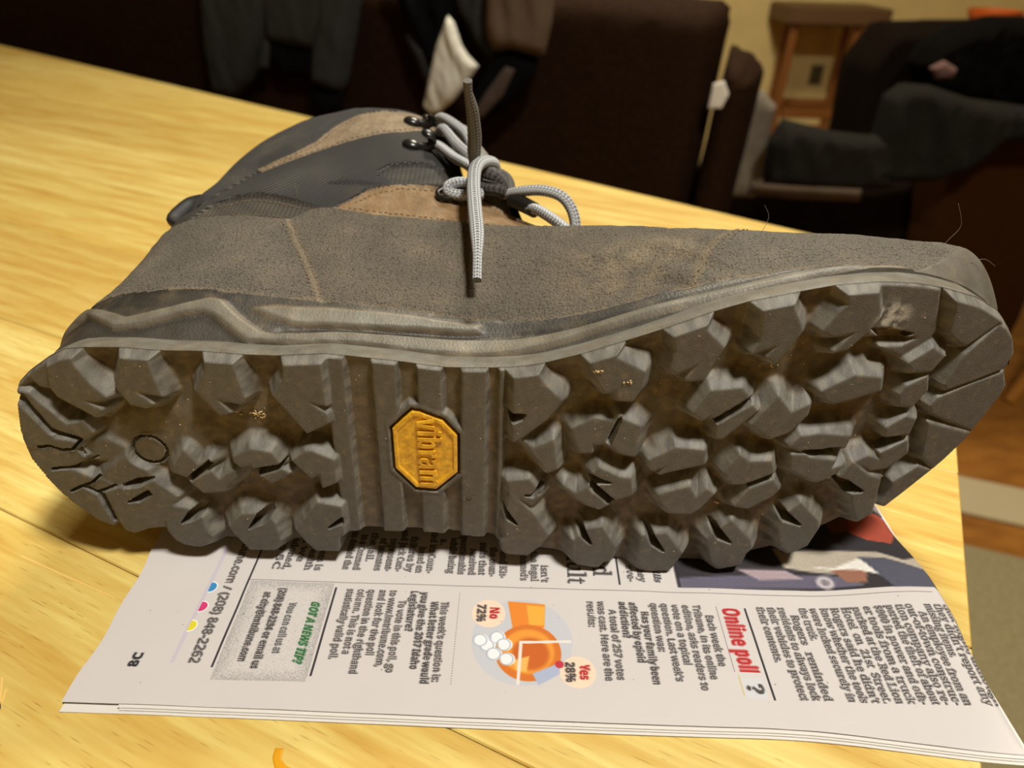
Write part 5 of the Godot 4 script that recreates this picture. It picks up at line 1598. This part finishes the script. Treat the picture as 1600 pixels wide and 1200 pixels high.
	bg_puff(pc, "towel", [442, -26, 486, -39, 521, -68, 519, -128, 518, -257, 434, -257, 436, -139, 428, -77], Vector3(0, 0, -1305), R, B, 30.0, mat(Color(0.42, 0.38, 0.32), 0.95), pc.position, 8.0, 6.0)
	var tb := thing("taupe_blanket", "folded taupe blanket on the armchair seat under the sleeve", "blanket", Vector3(0.6, -0.23, -1.33))
	bg_puff(tb, "blanket_fold", [490, -214, 600, -218, 735, -222, 742, -256, 600, -254, 490, -246], Vector3(0, 0, -1298), R, B, 50.0, mat(Color(0.31, 0.25, 0.19), 0.95), tb.position, 3.0, 5.0, 14.0)
	var pw := thing("pale_bag", "pale cloth bag on the floor beyond the armchair", "bag", Vector3(1.36, -0.75, -2.3))
	bg_puff(pw, "bag_body", [1240, -745, 1269, -660, 1309, -593, 1379, -579, 1442, -680, 1450, -745], Vector3(0, 0, -2300), R, B, 160.0, mat(Color(0.62, 0.56, 0.46), 0.9), pw.position, 12.0, 8.0)
	# against the wall: a wooden stool
	var st := thing("wooden_stool", "tall light wooden stool against the cream wall", "stool", Vector3(1.18, -0.75, -2.85))
	var oak := mat(Color(0.50, 0.30, 0.11), 0.5)
	var sm := MB.new()
	obox(sm, Vector3(1180, -15, -2850), R, Vector3.UP, B, Vector3(190, 30, 130), Color.WHITE, 6.0)
	part("seat", sm, mat(Color(0.36, 0.25, 0.13), 0.6), st, st.position)
	for q in [[1030.0, 1030.0, -2760.0], [1270.0, 1280.0, -2760.0], [1065.0, 1062.0, -2940.0], [1305.0, 1312.0, -2940.0]]:
		sm = MB.new()
		var a := Vector3(q[0], -45, q[2])
		var b := Vector3(q[1], -750, q[2])
		var d := (b - a).normalized()
		obox(sm, (a + b) / 2.0, R, d, R.cross(d), Vector3(13, a.distance_to(b) / 2.0, 13), Color.WHITE, 3.0)
		part("leg", sm, oak, st, st.position)
	for q in [[-360.0, -2740.0], [-420.0, -2740.0], [-360.0, -2960.0]]:
		sm = MB.new()
		obox(sm, Vector3(1180, q[0], q[1]), R, Vector3.UP, B, Vector3(136, 16, 11), Color.WHITE, 3.0)
		part("stretcher", sm, oak, st, st.position)
	var ou := thing("wall_outlet", "tan electric outlet plate on the cream wall behind the stool", "outlet", Vector3(1.248, -0.255, -3.0))
	var om := MB.new()
	obox(om, Vector3(1248, -255, -2997), R, Vector3.UP, B, Vector3(26, 38, 4), Color.WHITE, 2.0)
	part("cover_plate", om, mat(Color(0.36, 0.32, 0.18), 0.6), ou, ou.position)
	for s in [-16.0, 16.0]:
		om = MB.new()
		obox(om, Vector3(1248, -255 + s, -2993), R, Vector3.UP, B, Vector3(13, 11, 2), Color.WHITE, 1.0)
		part("socket", om, mat(Color(0.26, 0.23, 0.13), 0.6), ou, ou.position)
	# the chair right of the table, only a light leg of it in view
	var wc2 := thing("wooden_chair", "light wooden chair on the brown floor at the right edge, only a splayed leg showing", "chair", Vector3(1.5, -0.75, -1.5))
	var beech := mat(Color(0.66, 0.44, 0.17), 0.45)
	var ch := MB.new()
	obox(ch, Vector3(1640, -300, -1500), R, Vector3.UP, B, Vector3(220, 14, 210), Color.WHITE, 5.0)
	part("seat", ch, beech, wc2, wc2.position)
	for q in [[[1400, -310, -1310], [1262, -748, -1280]], [[1790, -310, -1330], [1880, -748, -1270]], [[1490, -310, -1660], [1420, -748, -1740]], [[1790, -310, -1660], [1880, -748, -1740]]]:
		ch = MB.new()
		tube(ch, [Vector3(q[0][0], q[0][1], q[0][2]), Vector3((q[0][0] + q[1][0]) / 2.0, (q[0][1] + q[1][1]) / 2.0, (q[0][2] + q[1][2]) / 2.0), Vector3(q[1][0], q[1][1], q[1][2])], [19.0, 18.0, 15.0], 14, 12)
		part("leg", ch, beech, wc2, wc2.position)
	ch = MB.new()
	obox(ch, Vector3(1640, -60, -1700), R, Vector3.UP, B, Vector3(200, 90, 12), Color.WHITE, 5.0)
	part("backrest", ch, beech, wc2, wc2.position)
	for q in [1480.0, 1800.0]:
		ch = MB.new()
		obox(ch, Vector3(q, -140, -1690), R, Vector3.UP, B, Vector3(16, 160, 14), Color.WHITE, 3.0)
		part("back_post", ch, beech, wc2, wc2.position)
	# the mats on the floor
	var rg := thing("floor_rug", "flat olive grey rug on the brown floor beside the table", "rug", Vector3(0.8, -0.75, -0.3))
	var rm := MB.new()
	obox(rm, Vector3(900, -746, -260), Vector3(0.95, 0, 0.31), Vector3.UP, Vector3(-0.31, 0, 0.95), Vector3(700, 4, 470), Color.WHITE, 2.0)
	part("rug_pile", rm, tri_mat(Color(0.55, 0.5, 0.36), 0.95, noise_tex(256, 0.05, 73, Color(0.85, 0.85, 0.85), Color.WHITE), null, 6.0, 0.0, false), rg, rg.position)
	var rg2 := thing("pale_mat", "narrow pale grey mat on the floor, beyond the olive rug", "mat", Vector3(1.1, -0.75, -0.9))
	rm = MB.new()
	obox(rm, Vector3(1130, -746, -850), Vector3(0.95, 0, 0.31), Vector3.UP, Vector3(-0.31, 0, 0.95), Vector3(420, 4, 62), Color.WHITE, 2.0)
	part("mat_pile", rm, mat(Color(0.66, 0.6, 0.46), 0.95), rg2, rg2.position)
func lamp(called: String, label: String, at: Vector3, size: float, energy: float, col: Color, glow: float, group := "") -> void:
	var o := thing(called, label, "lamp", at * MM, group)
	var s := MB.new()
	# a shallow round shade with a glowing disc inside it
	for i in 9:
		for j in 33:
			var a := PI * 0.5 * i / 8.0
			s.vert(at + Vector3(size * 0.62 * sin(a) * cos(TAU * j / 32.0), 60.0 * cos(a) + 6.0, size * 0.62 * sin(a) * sin(TAU * j / 32.0)), Vector3(sin(a) * cos(TAU * j / 32.0), cos(a), sin(a) * sin(TAU * j / 32.0)).normalized())
	for i in 8:
		for j in 32: s.quad(i * 33 + j, i * 33 + j + 1, i * 33 + j + 34, i * 33 + j + 33)
	part("lamp_shade", s, mat(Color(0.75, 0.72, 0.66), 0.5), o, o.position)
	var g := MB.new()
	var c := g.vert(at, Vector3.DOWN)
	for j in 33: g.vert(at + Vector3(size * 0.56 * cos(TAU * j / 32.0), 0, size * 0.56 * sin(TAU * j / 32.0)), Vector3.DOWN)
	for j in 32: g.tri(c, c + 1 + j, c + 2 + j)
	var gm := mat(Color(0.9, 0.88, 0.82), 0.6)
	gm.emission_enabled = true
	gm.emission = col
	gm.emission_energy_multiplier = glow
	part("lamp_diffuser", g, gm, o, o.position)
	var l: AreaLight3D = AreaLight3D.new()
	l.name = called + "_glow"
	l.area_size = Vector2(size, size) * MM
	l.light_color = col
	l.light_energy = energy
	l.shadow_enabled = true
	l.set("area_range", 8.0)
	l.set("area_attenuation", 2.0)
	o.add_child(l)
	l.position = Vector3(0, -0.012, 0)
	l.rotation = Vector3(-PI / 2.0, 0, 0)

func _ready() -> void:
	# camera
	var cam := Camera3D.new()
	cam.name = "camera"
	var pitch := deg_to_rad(33.0)
	var roll := deg_to_rad(1.7)
	var fwd := Vector3(0, -sin(pitch), -cos(pitch))
	var up0 := Vector3.RIGHT.cross(fwd)
	var right := Vector3.RIGHT * cos(roll) + up0 * sin(roll)
	var up := Vector3.RIGHT * -sin(roll) + up0 * cos(roll)
	cam.transform = Transform3D(Basis(right, up, -fwd), Vector3(0, 0.210, 0.190))
	cam.near = 0.02
	cam.far = 30.0
	var ca := CameraAttributesPhysical.new()
	ca.frustum_focal_length = 31.5
	ca.exposure_aperture = 11.5
	ca.frustum_focus_distance = 0.245
	ca.frustum_near = 0.02
	ca.frustum_far = 30.0
	cam.attributes = ca
	cam.fov = rad_to_deg(2.0 * atan(600.0 / 1080.0))
	add_child(cam)
	cam.current = true
	# environment: a closed room, lamplight only
	var env := Environment.new()
	env.background_mode = Environment.BG_COLOR
	env.background_color = Color(0.01, 0.009, 0.008)
	env.tonemap_mode = Environment.TONE_MAPPER_LINEAR
	env.tonemap_exposure = 1.22
	env.sdfgi_enabled = true
	env.ssao_enabled = true
	env.ssil_enabled = true
	var we := WorldEnvironment.new()
	we.name = "environment"
	we.environment = env
	add_child(we)
	# lamps
	lamp("pendant_lamp", "round white pendant lamp hanging in front of the table", Vector3(420, 1500, 330), 220.0, 2.9, Color(1.0, 0.985, 0.945), 3.0)
	lamp("ceiling_lamp", "round white ceiling lamp hanging beyond the table over the sofa", Vector3(300, 1500, -1300), 400.0, 2.7, Color(1.0, 0.965, 0.88), 3.0)
	make_materials()
	build_room()
	build_table()
	build_newspaper()
	build_boot()
	build_background()
